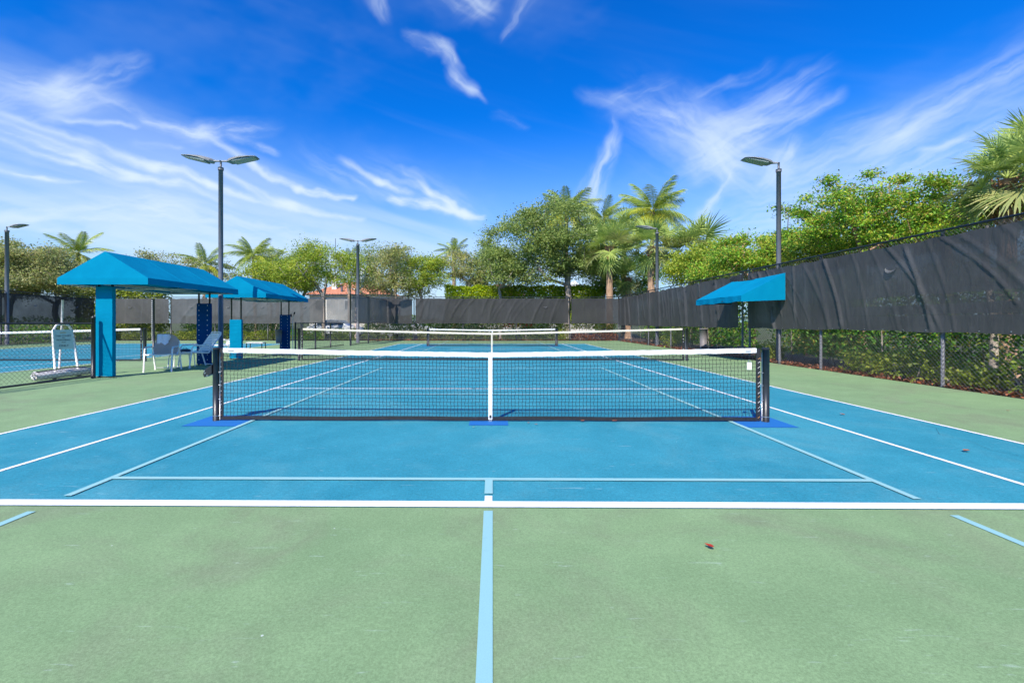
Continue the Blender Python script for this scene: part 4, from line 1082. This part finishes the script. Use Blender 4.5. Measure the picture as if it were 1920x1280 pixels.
def tree(name, label, u, d, crowns, fork, trunk_r, nclump, per, size, mat, barkm='bark_grey', seed=1, sigma=.42, group='trees beyond the fences', lean=(0, 0), aspect=.5):
    """crowns: list of (du px, v centre px, ru px, rv px, depth m) in photo pixels at depth d; fork = v px of the first fork"""
    x, y = P(u, d); s = F / d
    r_ = random.Random(seed); rg = np.random.default_rng(seed)
    T = thing(name, label, 'tree', (x, y, 0), group)
    fz = 1.25 + (605 - fork) / s
    clumps = []
    tot = sum(c[2] * c[3] for c in crowns)
    for (du, vc, ru, rv, dep) in crowns:
        n = max(3, int(nclump * ru * rv / tot))
        for _ in range(n):
            while True:
                q = Vector((r_.uniform(-1, 1), r_.uniform(-1, 1), r_.uniform(-1, 1)))
                if .3 < q.length < 1.0: break
            q = q * (q.length ** -.35)
            if q.length > 1: q.normalize()
            clumps.append(Vector((x + (du + q.x * ru) / s, y + q.y * dep, 1.25 + (605 - vc + q.z * rv) / s)))
    base_n = len(clumps)
    for _ in range(max(3, base_n // 9)):      # stray twigs beyond the outline
        q = clumps[r_.randrange(base_n)]; c0 = Vector((x + crowns[0][0] / s, y, 1.25 + (605 - crowns[0][1]) / s))
        dv = (q - c0); dv.z = abs(dv.z) * .8
        if dv.length > .3: clumps.append(q + dv.normalized() * r_.uniform(.3, .9) * sigma * 2.0)
    mb = skeleton((x + lean[0], y, -.05), (x, y, fz), clumps, r_, trunk_r)
    mb.build('trunk', barkm, T, True)
    C = []
    for q in clumps:
        n = int(per * 1.5 * r_.uniform(.4, 1.5)); sg = sigma * r_.uniform(.6, 1.25)
        c = rg.normal(0, 1, (n, 3)) * np.array([sg, sg, sg * .55]) + np.array([q.x, q.y, q.z])
        C.append(c)
    C = np.concatenate(C); V, Fc = leaf_arrays(C, None, size * .82, rngl=rg, aspect=aspect)
    o = np_mesh('crown', V, Fc, mat, T); tag(o, kind='stuff')
    return T

# fronds -------------------------------------------------------------
def pinnate(L, droop, nl, ll, wdt, mat, seed, hang=.5):
    r_ = random.Random(seed); mb = MB(); pts = []
    n = 14
    for i in range(n + 1):
        t_ = i / n; pts.append(Vector((L * (t_ - .12 * droop * t_ ** 3), 0, .0 - droop * L * .62 * t_ ** 2.1)))
    mb.tube(pts, [.028 * (1 - .85 * i / n) for i in range(n + 1)], 4, False)
    for i in range(nl):
        t_ = .12 + .88 * (i + .5) / nl; k = t_ * n; a = int(min(k, n - 1)); q = pts[a].lerp(pts[a + 1], k - a); tg = (pts[a + 1] - pts[a]).normalized()
        ln = ll * (math.sin(math.pi * min(1, t_ * .82 + .12)) ** .6) * r_.uniform(.85, 1.1)
        for s in (-1, 1):
            dv = (tg * .55 + Vector((0, s * .85, -hang * r_.uniform(.3, 1.2)))).normalized()
            mid = q + dv * ln * .5; tip = q + dv * ln + Vector((0, 0, -ln * .28 * (hang + .3)))
            wv_ = tg * wdt * .5
            nb = len(mb.v)
            mb.add([q - wv_ * .6, q + wv_ * .6, mid + wv_, mid - wv_, tip], [(0, 1, 2, 3), (3, 2, 4)])
    me = bpy.data.meshes.new('frond'); me.from_pydata(mb.v, [], mb.f); me.update(); me.materials.append(MATS[mat]); return me
def fan(Rr, pet, nseg, mat, seed):
    r_ = random.Random(seed); mb = MB()
    mb.tube([(0, 0, 0), (pet * .5, 0, .03), (pet, 0, 0)], [.022, .016, .012], 4, False)
    for i in range(nseg):
        a = -2.25 + 4.5 * (i + .5) / nseg + r_.gauss(0, .03)
        ln = Rr * (.72 + .28 * math.cos(a * .6)) * r_.uniform(.88, 1.08)
        dv = Vector((math.cos(a), math.sin(a), .0)); sd_ = Vector((-math.sin(a), math.cos(a), 0)); wd_ = Rr * 4.5 / nseg * .36
        c0 = Vector((pet, 0, 0)); zf = .16 * abs(math.sin(a)) * Rr
        p1 = c0 + dv * ln * .25 + Vector((0, 0, zf * .4)); p2 = c0 + dv * ln * .62 + Vector((0, 0, zf * .8 - .03 * Rr)); p3 = c0 + dv * ln * (1.02) + Vector((0, 0, zf * .9 - Rr * r_.uniform(.04, .26)))
        mb.add([c0, p1 - sd_ * wd_ * .5, p1 + sd_ * wd_ * .5, p2 - sd_ * wd_ * .42, p2 + sd_ * wd_ * .42, p3], [(0, 1, 2), (1, 3, 4, 2), (3, 5, 4)])
    me = bpy.data.meshes.new('frond'); me.from_pydata(mb.v, [], mb.f); me.update(); me.materials.append(MATS[mat]); return me
COCO = [pinnate(3.0, dr, 64, .95, .042, mt, i, hg) for i, (dr, mt, hg) in enumerate(((.6, 'palm_green', .7), (.95, 'palm_green', .9), (1.25, 'palm_yellow', 1.2), (.85, 'palm_yellow', .9)))]
ROYAL = [pinnate(3.0, dr, 60, .85, .045, mt, 20 + i, hg) for i, (dr, mt, hg) in enumerate(((.55, 'palm_green', .5), (.9, 'palm_green', .7), (1.15, 'palm_yellow', .9)))]
FAN = [fan(1.15, .85, 30, mt, 40 + i) for i, mt in enumerate(('sabal_green', 'sabal_green', 'sabal_pale'))]
def palm(label, u, d, vc, rpx, kind, seed, nf=20, trunk_r=.16, lean=0.0, low=-35, group='palms behind the fences', cat='palm tree', sc=None):
    x, y = P(u, d); s = F / d; z = 1.25 + (605 - vc) / s
    r_ = random.Random(seed)
    T = thing({'coco': 'coconut_palm', 'royal': 'royal_palm', 'sabal': 'fan_palm'}[kind], label, cat, (x, y, 0), group)
    n = 12; bk = 'bark_palm' if kind != 'sabal' else 'bark_tan'
    pts = [(x - lean * (1 - (i / n)) ** 1.5, y, z * i / n - .02) for i in range(n + 1)]
    rs = [trunk_r * (1.25 if i == 0 else 1 + .05 * math.sin(i * 2.3)) * (1 - .2 * i / n) for i in range(n + 1)]
    MB().tube(pts, rs, 12).build('trunk', bk, T, True)
    if kind == 'royal':
        MB().tube([(x, y, z - .9), (x, y, z - .5), (x, y, z + .1)], [trunk_r * .85, trunk_r, trunk_r * .5], 10).build('crownshaft', 'palm_green', T, True)
    if kind == 'sabal':   # old leaf bases
        mb = MB()
        for i in range(46):
            a = i * 2.4; zz = z - .1 - i * .022; rr = trunk_r * .85
            c_, s_ = math.cos(a), math.sin(a)
            mb.tube([(x + c_ * rr, y + s_ * rr, zz), (x + c_ * (rr + .12), y + s_ * (rr + .12), zz + .2)], [.035, .012], 4)
        mb.build('leaf_bases', 'bark_boot', T)
    rm = rpx / s
    for i in range(nf):
        fr = (i + .5) / nf
        if kind == 'sabal':
            el = R(80 - 150 * fr + r_.gauss(0, 8)); me = FAN[r_.randrange(3) if fr > .4 else r_.randrange(2)]; k = rm / 1.9
        elif kind == 'coco':
            el = R(78 + (low - 62) * fr + r_.gauss(0, 6)); me = COCO[0 if fr < .3 else (1 if fr < .6 else r_.choice((1, 2, 3)))]; k = rm / 2.75
        else:
            el = R(76 - 96 * fr + r_.gauss(0, 9)); me = ROYAL[0 if fr < .35 else (1 if fr < .7 else 2)]; k = rm / 2.75
        f_ = bpy.data.objects.new('frond', me); col.objects.link(f_); f_.parent = T
        f_.location = (0, 0, z); az_ = i * 2.39996 + r_.gauss(0, .2)
        f_.rotation_euler = Euler((r_.gauss(0, .35), -el, az_), 'XYZ')
        kk = k * r_.uniform(.85, 1.12); f_.scale = (kk, kk, kk)
    return T

palm('coconut palm with arching fronds rising tallest above the fan palms', 1224, 37, 398, 62, 'coco', 3, 34, .2, .3, -50)
palm('coconut palm crown poking up behind the big grey-green oak', 1062, 42, 400, 56, 'coco', 4, 26, .2, 0, -40)
palm('small coconut palm crown between the oak and the tallest palm', 1132, 43, 412, 46, 'coco', 5, 16, .18, 0, -30)
palm('feathery palm seen left of the nearest canopy ridge', 147, 38, 476, 50, 'royal', 6, 18, .2)
palm('green feathery palm above the nearest canopy, left of the lamp pole', 384, 40, 497, 44, 'royal', 7, 18, .2)
palm('coconut palm just right of the tall lamp pole', 475, 41, 480, 40, 'coco', 8, 22, .15, -.3, -30)
palm('smaller palm with spread fronds right of the coconut palm behind the canopies', 508, 44, 490, 38, 'royal', 9, 16, .15)
palm('royal palm standing left of the oak, crown over a yellowing tree', 851, 45, 472, 30, 'royal', 10, 18, .2)
palm('palm crown half hidden in the trees right of the lone terracotta roof', 741, 48, 490, 34, 'royal', 18, 10, .2)
palm('palm crown peeking behind the trees over the terracotta roof', 655, 50, 484, 30, 'royal', 19, 10, .2)
SG = 'fan palms in the back right corner'
palm('fan palm with tan trunk nearest the back corner of the fence', 1143, 33.5, 462, 62, 'sabal', 11, 22, .27, 0, group=SG)
palm('fan palm with tan trunk just left of the single lamp pole', 1221, 30.5, 462, 66, 'sabal', 12, 22, .26, 0, group=SG)
palm('broad fan palm crown right of the single lamp pole', 1300, 30, 470, 78, 'sabal', 13, 26, .26, 0, group=SG)
palm('short fan palm crown low between the two tan trunks', 1178, 36, 520, 46, 'sabal', 14, 16, .25, 0, group=SG)
palm('fan palm crown behind, above the gap of the two tan trunks', 1170, 40, 440, 54, 'sabal', 17, 16, .25, 0, group=SG)
palm('large fan palm leaning into the photo at the right edge', 1888, 10.6, 335, 112, 'sabal', 15, 26, .19, 0, group=SG)
palm('second large fan palm crown at the right edge, higher and cut off', 1948, 12.0, 285, 100, 'sabal', 16, 22, .19, 0, group=SG)

# broadleaf trees  (du, v, ru, rv, depth)
tree('live_oak', 'large spreading grey-green oak left of the palms', 1064, 37, [(-20, 440, 78, 62, 3.5), (-90, 450, 70, 48, 3.2), (-120, 495, 50, 36, 2.5), (20, 470, 60, 50, 3.2), (50, 495, 44, 34, 2), (-60, 505, 60, 30, 2)], 535, .26, 190, 210, .22, 'leaf_oak', seed=31, sigma=.55)
tree('shade_tree', 'small pale-branched tree left of the oak trunk', 938, 36, [(0, 508, 38, 40, 1.6), (-8, 490, 26, 22, 1.2)], 556, .12, 30, 110, .18, 'leaf_oak', seed=32)
tree('shade_tree', 'yellowing tree with bare forked branches in front of the royal palm', 868, 40, [(-14, 502, 36, 30, 2), (26, 508, 36, 34, 2)], 556, .14, 56, 110, .18, 'leaf_brownish', seed=33)
tree('shade_tree', 'bushy yellow-green tree right of centre-left with dark stem', 790, 38, [(0, 516, 46, 34, 2), (8, 498, 26, 18, 1.5), (-10, 540, 40, 14, 1.5)], 560, .13, 64, 140, .18, 'leaf_yellow_green', seed=34)
tree('shade_tree', 'slim grey-green tree filling the gap left of the oak crown', 905, 41, [(0, 508, 30, 34, 1.6)], 556, .12, 34, 120, .18, 'leaf_oak', seed=61)
tree('shade_tree', 'broad leafy tree directly above the end of the farther canopy', 566, 39, [(0, 510, 44, 32, 2)], 560, .13, 56, 120, .18, 'leaf_oak', seed=62)
tree('shade_tree', 'olive tree right of the twin lamp with grey fork', 737, 37, [(0, 500, 42, 36, 2), (-20, 524, 38, 30, 2), (20, 534, 34, 22, 1.5)], 556, .16, 76, 130, .18, 'leaf_brownish', seed=35)
tree('shade_tree', 'thin olive tree directly behind the twin lamp pole', 690, 39, [(-4, 505, 34, 44, 2)], 560, .12, 36, 100, .17, 'leaf_oak', seed=36)
tree('shade_tree', 'leafy green tree with open forked trunk before the terracotta roof', 607, 35, [(-4, 490, 40, 26, 2), (-30, 472, 24, 12, 1), (-50, 512, 44, 26, 2), (36, 505, 34, 34, 2), (-60, 532, 40, 18, 1.5)], 556, .14, 96, 120, .18, 'leaf_yellow_green', seed=37)
tree('shade_tree', 'low tree filling the gap behind the farther canopy', 520, 37, [(0, 515, 52, 28, 2)], 560, .12, 60, 120, .18, 'leaf_yellow_green', seed=38)
tree('shade_tree', 'brownish tree showing over the ridge of the nearest canopy', 300, 40, [(0, 496, 60, 26, 2), (70, 510, 56, 26, 2), (110, 520, 40, 24, 2)], 560, .15, 60, 120, .18, 'leaf_brownish', seed=39)
tree('shade_tree', 'wide brownish tree behind the left fence, right part', 105, 34, [(0, 524, 60, 34, 3), (-40, 500, 54, 36, 3), (40, 535, 50, 18, 2)], 570, .18, 130, 150, .17, 'leaf_brownish', seed=40)
tree('shade_tree', 'wide brownish tree behind the left fence at the photo left edge', 18, 33, [(0, 505, 70, 50, 3), (46, 485, 42, 28, 2), (30, 530, 60, 24, 3)], 575, .2, 150, 150, .17, 'leaf_brownish', seed=41)
tree('shade_tree', 'tree left of the frame behind the left fence', -60, 34, [(0, 500, 60, 40, 3)], 560, .2, 60, 120, .17, 'leaf_brownish', seed=42)
tree('gumbo_tree', 'big leafy tree with reddish limbs behind the right fence', 1618, 14.5, [(-70, 400, 86, 56, 1.6), (20, 380, 100, 52, 1.8), (130, 375, 90, 46, 1.6), (200, 410, 70, 50, 1.6), (-20, 440, 110, 40, 1.6), (110, 440, 100, 30, 1.5)], 478, .11, 170, 170, .105, 'leaf_gumbo', 'bark_tan', seed=43, sigma=.19, group='leafy trees behind the right fence')
tree('gumbo_tree', 'leafy bright tree behind the right fence between lamp pole and awning', 1410, 19.5, [(0, 478, 70, 38, 1.8), (-30, 500, 80, 28, 1.8), (44, 470, 30, 30, 1.2)], 520, .12, 100, 170, .125, 'leaf_gumbo', 'bark_tan', seed=44, sigma=.24, group='leafy trees behind the right fence')
tree('gumbo_tree', 'yellow-green tree in front of the broad fan palm by the right fence', 1338, 25, [(0, 492, 62, 34, 1.8), (-40, 508, 50, 22, 1.5)], 530, .12, 90, 150, .16, 'leaf_yellow_green', 'bark_tan', seed=45, sigma=.34, group='leafy trees behind the right fence')
tree('gumbo_tree', 'lower yellow-green tree right of the tall single lamp', 1515, 17.5, [(0, 470, 66, 34, 1.5), (90, 470, 60, 30, 1.5)], 520, .1, 90, 140, .13, 'leaf_yellow_green', 'bark_tan', seed=46, sigma=.28, group='leafy trees behind the right fence')
tree('gumbo_tree', 'far right tree filling behind the fence under the big fan palm', 1780, 13.5, [(0, 430, 110, 30, 1.5), (40, 400, 60, 30, 1.2)], 480, .1, 60, 120, .105, 'leaf_gumbo', 'bark_tan', seed=47, sigma=.2, group='leafy trees behind the right fence')
tree('dark_tree', 'dense dark green tree between the two tan palm trunks', 1180, 38, [(0, 525, 60, 40, 2), (-44, 520, 30, 34, 1.5)], 570, .15, 60, 160, .2, 'leaf_dark', seed=48)

# hedges and shrubs
def hedge(label, x0, x1, y0, y1, z0, z1, n, size, mat, seed, name='hedge', cat='hedge', group=None, lump=.15, stem=True):
    rg = np.random.default_rng(seed)
    T = thing(name, label, cat, ((x0 + x1) / 2, (y0 + y1) / 2, 0), group)
    C = rg.uniform(0, 1, (n, 3))
    # push to shell on the top and near faces
    C[: n // 2, 1] = C[: n // 2, 1] ** 3; C[n // 3: n // 2, 2] = 1 - C[n // 3: n // 2, 2] ** 3
    X = x0 + (x1 - x0) * C[:, 0]; Y = y0 + (y1 - y0) * C[:, 1]
    w_ = np.sin(X * 2.3 + seed) * .5 + np.sin(X * 5.1 + Y * 3 + seed * 2) * .5 + np.sin(Y * 2.7 + seed) * .4
    Z = z0 + (z1 - z0 + lump * w_) * C[:, 2]
    V, Fc = leaf_arrays(np.stack([X, Y, Z], 1), None, size, rngl=rg, aspect=.6)
    o = np_mesh('foliage', V, Fc, mat, T); tag(o, kind='stuff')
    if stem:
        mb = MB(); r_ = random.Random(seed)
        for _ in range(max(3, int((x1 - x0 + y1 - y0) * 1.2))):
            xx, yy = r_.uniform(x0, x1), r_.uniform(y0, y1)
            mb.tube([(xx, yy, -.03), (xx + r_.gauss(0, .1), yy + r_.gauss(0, .1), z0 + (z1 - z0) * .6)], [.02, .01], 5)
        mb.build('stems', 'bark_grey', T)
    return T
yb0 = YBK
hedge('tall bright green hedge beyond the back fence, right of centre', P(835, 37.5)[0], P(1130, 37.5)[0], yb0 + 5.8, yb0 + 6.9, 1.2, 4.2, 42000, .17, 'leaf_bright', 60, lump=.12)
hedge('yellow-green bushes showing under the canopy roof at left', P(130, 33)[0], P(300, 33)[0], yb0 + 1.5, yb0 + 2.6, .6, 3.75, 9000, .2, 'leaf_low', 61, lump=.2)
BG = 'shrubs along the back fence'
def shr(k, ua, ub, z1, mat, n, lab, d0=.35, dep=.9, size=.09, z0=.05):
    hedge(lab, xs(ua), xs(ub), yb0 + d0, yb0 + d0 + dep, z0, z1, n, size, mat, 100 + k, 'shrub', 'shrub', BG, .1)
shr(0, 318, 420, .62, 'leaf_low', 4200, 'low bright shrub row under the grey screen, left of the canopy post')
shr(1, 425, 530, .62, 'leaf_low', 4200, 'low bright shrub row seen between the farther canopy posts')
shr(2, 205, 318, .55, 'leaf_low', 2600, 'low shrub row left of the tan chair at the back fence')
shr(3, 318, 530, 1.7, 'leaf_dark', 7000, 'dark shrub mass above the bright row at the back fence', .9, .8, .12, .5)
shr(4, 535, 605, .75, 'leaf_dark', 2600, 'dull green shrub behind the left end of the tennis net', .3, .8)
shr(5, 612, 665, .8, 'leaf_oak', 2200, 'olive shrub behind the pale divider screen')
shr(6, 672, 770, 1.1, 'leaf_oak', 2600, 'sparse olive shrub under the dark screen panel', .5, .8)
shr(7, 690, 765, 1.25, 'leaf_white', 500, 'white flowering sprigs under the dark screen panel', .3, .5, .08, .55)
shr(8, 540, 602, 1.2, 'leaf_white', 260, 'white flowering sprigs left of the divider fence', .3, .5, .08, .8)
shr(9, 780, 850, .75, 'leaf_brownish', 1800, 'dry brownish shrub left of centre under the wide screen', .4, .9)
shr(10, 850, 935, .8, 'leaf_oak', 2600, 'olive low shrub behind the centre of the nets', .4, .9)
shr(11, 940, 1060, .7, 'leaf_oak', 3000, 'olive low shrub right of centre under the wide screen', .4, .9)
shr(12, 780, 1060, 1.45, 'leaf_dark', 6500, 'dark green hedge mass behind the low shrubs at centre', 1.3, .8, .13, .7)
shr(13, 1046, 1068, 1.15, 'leaf_low', 1300, 'small bright yellow-green bush by the far net right post', .3, .6)
shr(14, 1075, 1160, 1.35, 'leaf_yellow_green', 2200, 'yellow-green shrub strip under the dark corner screen', .6, .7, .1, .8)
shr(15, 1075, 1165, .5, 'leaf_fallen', 1500, 'reddish dry plants at the foot of the corner screen', .3, .8)
shr(16, 672, 780, 1.7, 'leaf_dark', 4000, 'dark green mass behind the white sprigs', 1.3, .8, .13, .5)
hedge('shrub with red blooms under the wide screen, right of centre', xs(944), xs(1000), yb0 + .25, yb0 + .6, .95, 1.25, 150, .11, 'bloom_red', 140, 'shrub', 'shrub', BG, .02)
hedge('dark shrubs behind the far left fence', LX - 1.6, LX - .5, Y0 + 19, Y0 + 32, .05, 1.6, 9000, .13, 'leaf_dark', 141, 'shrub', 'shrub', None)
hedge('bright low plants along the back fence behind the left court', -27, xs(200), yb0 + .3, yb0 + 1.0, .05, .8, 2500, .1, 'leaf_low', 142, 'shrub', 'shrub', BG)
# shrubs behind the right fence
RG = 'shrubs behind the right fence'
r_ = random.Random(5)
labs = ['dark leafy shrub behind the chain link at the right edge', 'dark shrub behind the chain link, second from the right edge', 'dark shrub behind the chain link right of the thick fence post', 'dark shrub behind the chain link left of the thick fence post',
        'dense dark shrub behind the chain link near the awning', 'dark shrub behind the gate posts under the awning', 'dark shrub past the awning along the right fence', 'dark shrub midway to the back corner along the right fence', 'dark shrub closest to the back corner on the right']
for i, lab in enumerate(labs):
    ya_ = Y0 + 4.6 + i * 2.75 if i < 4 else Y0 + 15.6 + (i - 4) * 3.0 - (2.2 if i == 4 else 0)
    hedge(lab, FX + 1.0, FX + 2.1, ya_, ya_ + (2.55 if i < 4 else 2.9), .25, 2.2 + .3 * r_.random(), 8000 if i < 5 else 4200, .095 if i < 5 else .12, 'leaf_dark', 200 + i, 'shrub', 'shrub', RG, .35)
lows = [(5.2, .55, .9, 'yellow-green leafy plant at the foot of the fence, right edge'), (7.0, .62, 1.2, 'bright yellow-green plant left of the right edge one'), (8.3, .5, .9, 'bright low plant just right of the thick fence post'),
        (9.4, .62, 1.1, 'bright low plant just left of the thick fence post'), (10.6, .45, 1.1, 'bright low plant between the two near fence posts'), (14.6, .5, .9, 'bright grass-green plant under the awning near the dark post'), (22.4, .95, 1.6, 'leafy shrub behind the right end of the tennis net')]
for i, (dd, hh, ln_, lab) in enumerate(lows):
    hedge(lab, FX + .06, FX + .62, Y0 + dd, Y0 + dd + ln_, .06, hh, 950, .085, 'leaf_low' if i < 6 else 'leaf_yellow_green', 240 + i, 'low_plant', 'plant', 'low plants behind the right fence', .12)
# leaf litter
def litter(name, x0, x1, y0, y1, n, size, seed, z=.0):
    rg = np.random.default_rng(seed)
    C = np.stack([rg.uniform(x0, x1, n), rg.uniform(y0, y1, n), z + rg.uniform(0.0, .05, n)], 1)
    V, Fc = leaf_arrays(C, None, size, rngl=rg, upbias=2.5, aspect=.6)
    V[:, 2] = np.maximum(V[:, 2], z - .01)
    o = np_mesh(name, V, Fc, 'leaf_fallen'); tag(o, 'red-brown dry leaves and mulch along the foot of the fence', 'leaf litter', None, 'stuff')
litter('leaf_litter', FX - .03, FX + .42, Y0 + 3.5, Y0 + 31, 5200, .085, 300)
litter('leaf_litter', -9, FX, YBK + .0, YBK + .9, 2200, .09, 301)
bpy.data.objects['leaf_litter.001']['label'] = 'dry leaves scattered along the foot of the back fence'
# pale trunk seen through the chain link at right
T = thing('shade_tree', 'pale spotted slim trunk seen through the chain link at right', 'tree', (FX + .95, Y0 + 7.9, 0), 'leafy trees behind the right fence')
x0_, y0_ = P(1862, 8.9)
T.location = (x0_, y0_, 0); OFF[T.name] = Vector((x0_, y0_, 0))
MB().tube([(x0_, y0_, -.03), (x0_ + .03, y0_, 1.2), (x0_ - .03, y0_ + .1, 2.4), (x0_ + .1, y0_ + .2, 3.2)], [.075, .06, .05, .03], 10).build('trunk', 'bark_grey', T, True)

# ------------------------------------------------------------------ far buildings, cars, street lamp
def house(label, ua, ub, d, z_e, z_r, mat, dep=9.0, wins=3, gable=False):
    xa, ya_ = P(ua, d); xb, _ = P(ub, d); y0_ = ya_; y1_ = ya_ + dep; xm, ym = (xa + xb) / 2, (y0_ + y1_) / 2
    T = thing('house', label, 'house', (xm, ym, 0), 'houses beyond the trees')
    e = .6
    MB().box(xa + e, xb - e, y0_ + e, y1_ - e, -.03, z_e - .02).build('wall', 'stucco', T)
    # corrugated hip roof: rows of barrel tiles running down the slope
    ins = min(dep / 2, (xb - xa) / 2 * .8); n = int((xb - xa) / .18)
    def slope(fn, nn, mname='roof'):
        mb = MB(); mb.grid(fn, nn, 10); return mb.build(mname, mat, T)
    def fr(a, c):
        x = xa + (xb - xa) * a; l = xa + ins * c; r2 = xb - ins * c; x = l + (r2 - l) * a
        return (x, y0_ + (ym - y0_) * c, z_e + (z_r - z_e) * c + .05 * (1 if int(a * n) % 2 else 0) + .03 * ((c * 10) % 1))
    slope(fr, n)
    slope(lambda a, c: (fr(1 - a, c)[0], y1_ - (y1_ - ym) * c, fr(a, c)[2]), n)
    mS = int(dep / .18)
    slope(lambda a, c: (xa + ins * c, y1_ + (y0_ - y1_) * a * (1 - c) + (ym - y1_) * c, z_e + (z_r - z_e) * c + .05 * (int(a * mS) % 2)), mS)
    slope(lambda a, c: (xb - ins * c, y0_ + (y1_ - y0_) * a * (1 - c) + (ym - y0_) * c, z_e + (z_r - z_e) * c + .05 * (int(a * mS) % 2)), mS)
    MB().box(xa + .25, xb - .25, y0_ + .25, y1_ - .25, z_e - .14, z_e - .03).build('fascia', 'white_trim', T)
    for i in range(wins):
        xw_ = xa + (xb - xa) * (i + .5) / wins
        f_ = MB().box(xw_ - .6, xw_ + .6, y0_ + e - .05, y0_ + e - .002, z_e - 2.0, z_e - .7).build('window', 'white_trim', T)
        MB().box(xw_ - .5, xw_ + .5, y0_ + e - .07, y0_ + e - .052, z_e - 1.9, z_e - .8).build('pane', 'glass_dark', f_)
    return T, (xa, xb, y0_, y1_)
T, bb = house('house with bright terracotta tiled roof behind the trees left of centre', 568, 735, 58, 4.9, 6.9, 'clay_tile')
for ux in (641, 653):
    x, y = P(ux, 58.8); MB().tube([(x, y, 5.0), (x, y, 5.95)], .14, 8).build('roof_vent', 'grey_metal', T)
x, y = P(628, 60); MB().box(x - .3, x + .3, y - .3, y + .3, 5.5, 7.5).build('chimney', 'white_trim', T)
house('house with dull red-brown tiled roof behind the hedge left of the oak', 888, 985, 60, 4.9, 6.7, 'clay_tile_dark')
T, bb = house('house with red roof and white gable seen behind the oak trunk', 1035, 1125, 62, 5.0, 6.2, 'clay_tile_dark')
xg, yg = P(1078, 61)
MB().add([(xg - 2.0, yg, 5.0), (xg + 2.0, yg, 5.0), (xg, yg, 7.0), (xg - 2.0, yg + 4, 5.0), (xg + 2.0, yg + 4, 5.0), (xg, yg + 4, 7.0)], [(0, 1, 2), (5, 4, 3), (0, 2, 5, 3), (2, 1, 4, 5)]).build('gable', 'white_trim', T)

def car(label, x, y, mat, rz=0.0):
    T = thing('parked_car', label, 'car', (0, 0, 0), 'cars parked beyond the back fence')
    prof = [(-2.2, .35), (-2.25, .75), (-2.1, .98), (-1.75, 1.05), (-1.1, 1.45), (-.3, 1.52), (.45, 1.46), (1.1, 1.02), (2.0, .88), (2.25, .65), (2.25, .35)]
    mb = MB(); k = len(prof)
    vs = []
    for yy, in_ in ((-.88, 0), (.88, 0)):
        for px_, pz_ in prof:
            tum = .16 * max(0, (pz_ - .95)) / .5
            vs.append((px_, yy * (1 - tum), pz_))
    fs = [tuple(range(k)), tuple(k + i for i in reversed(range(k)))] + [(i, (i + 1) % k, k + (i + 1) % k, k + i)[::-1] for i in range(k)]
    bd = mb.add(vs, fs).build('body', mat, T); bevel(bd, .05, 3)
    for s in (-1, 1):
        q = [(-1.45, 1.08), (-1.0, 1.40), (-.32, 1.45), (.4, 1.40), (.88, 1.08)]
        MB().add([(a, s * (.885 * (1 - .16 * max(0, c - .95) / .5) + .004), c) for a, c in q], [(0, 1, 2, 3, 4) if s > 0 else (4, 3, 2, 1, 0)]).build('side_window', 'glass_dark', T)
    for wx in (-1.4, 1.4):
        for s in (-1, 1):
            wh = MB().tube([(wx, s * .70, .33), (wx, s * .90, .33)], .33, 20).build('wheel', 'rubber', T)
            MB().tube([(wx, s * .90, .33), (wx, s * .915, .33)], .2, 14).build('rim', 'bare_metal', wh)
    T.location = (x, y, -.01); T.rotation_euler.z = rz
x, y = P(768, YBK - Y0 + 5.5); car('dark car parked behind the dark screen panel, pale window outline showing', x, y, 'car_paint_pale')
x, y = P(632, YBK - Y0 + 6.0); car('pale car parked behind the pale divider screen', x, y, 'car_paint_pale')
bpy.data.objects['parked_car']['label'] = 'pale car parked behind the dark screen panel right of the twin lamp'

x, y = P(668, 36)
T = thing('street_lamp', 'old-fashioned pinkish street lamp with two tapered white lanterns behind the court lamp', 'street lamp', (x, y, 0))
MB().tube([(x, y, 0), (x, y, 3.0), (x, y, 3.9)], [.14, .11, .09], 12).build('pole', 'pink_pole', T, True)
MB().tube([(x - .55, y, 4.1), (x - .35, y, 4.0), (x, y, 3.85), (x + .35, y, 4.0), (x + .55, y, 4.1)], .04, 8).build('cross_arm', 'white_trim', T, True)
for s in (-1, 1):
    ln_ = MB().tube([(x + s * .5, y, 4.1), (x + s * .52, y, 4.8), (x + s * .52, y, 5.35)], [.08, .2, .26], 8).build('lantern', 'lantern_glass', T)
    MB().tube([(x + s * .52, y, 5.35), (x + s * .52, y, 5.45), (x + s * .52, y, 5.55)], [.28, .24, .04], 8).build('lantern_cap', 'white_trim', ln_)
for i, (u, v, lab) in enumerate(((629, 447, 'thin bare antenna mast above the trees left of the twin lamp'), (855, 447, 'thin bare antenna mast above the royal palm left of the oak'))):
    x, y = P(u, 70); h = 1.25 + (605 - v) * 70 / F
    T = thing('antenna_mast', lab, 'mast', (x, y, 0), 'masts far behind')
    MB().tube([(x, y, -.03), (x, y, h)], [.07, .035], 6).build('mast', 'grey_metal', T, True)

for o in list(bpy.data.objects):
    if o.name.split('.')[0] in ('lacing', 'lacing_knot', 'stems', 'grommets', 'leaf_bases'): o['kind'] = 'stuff'
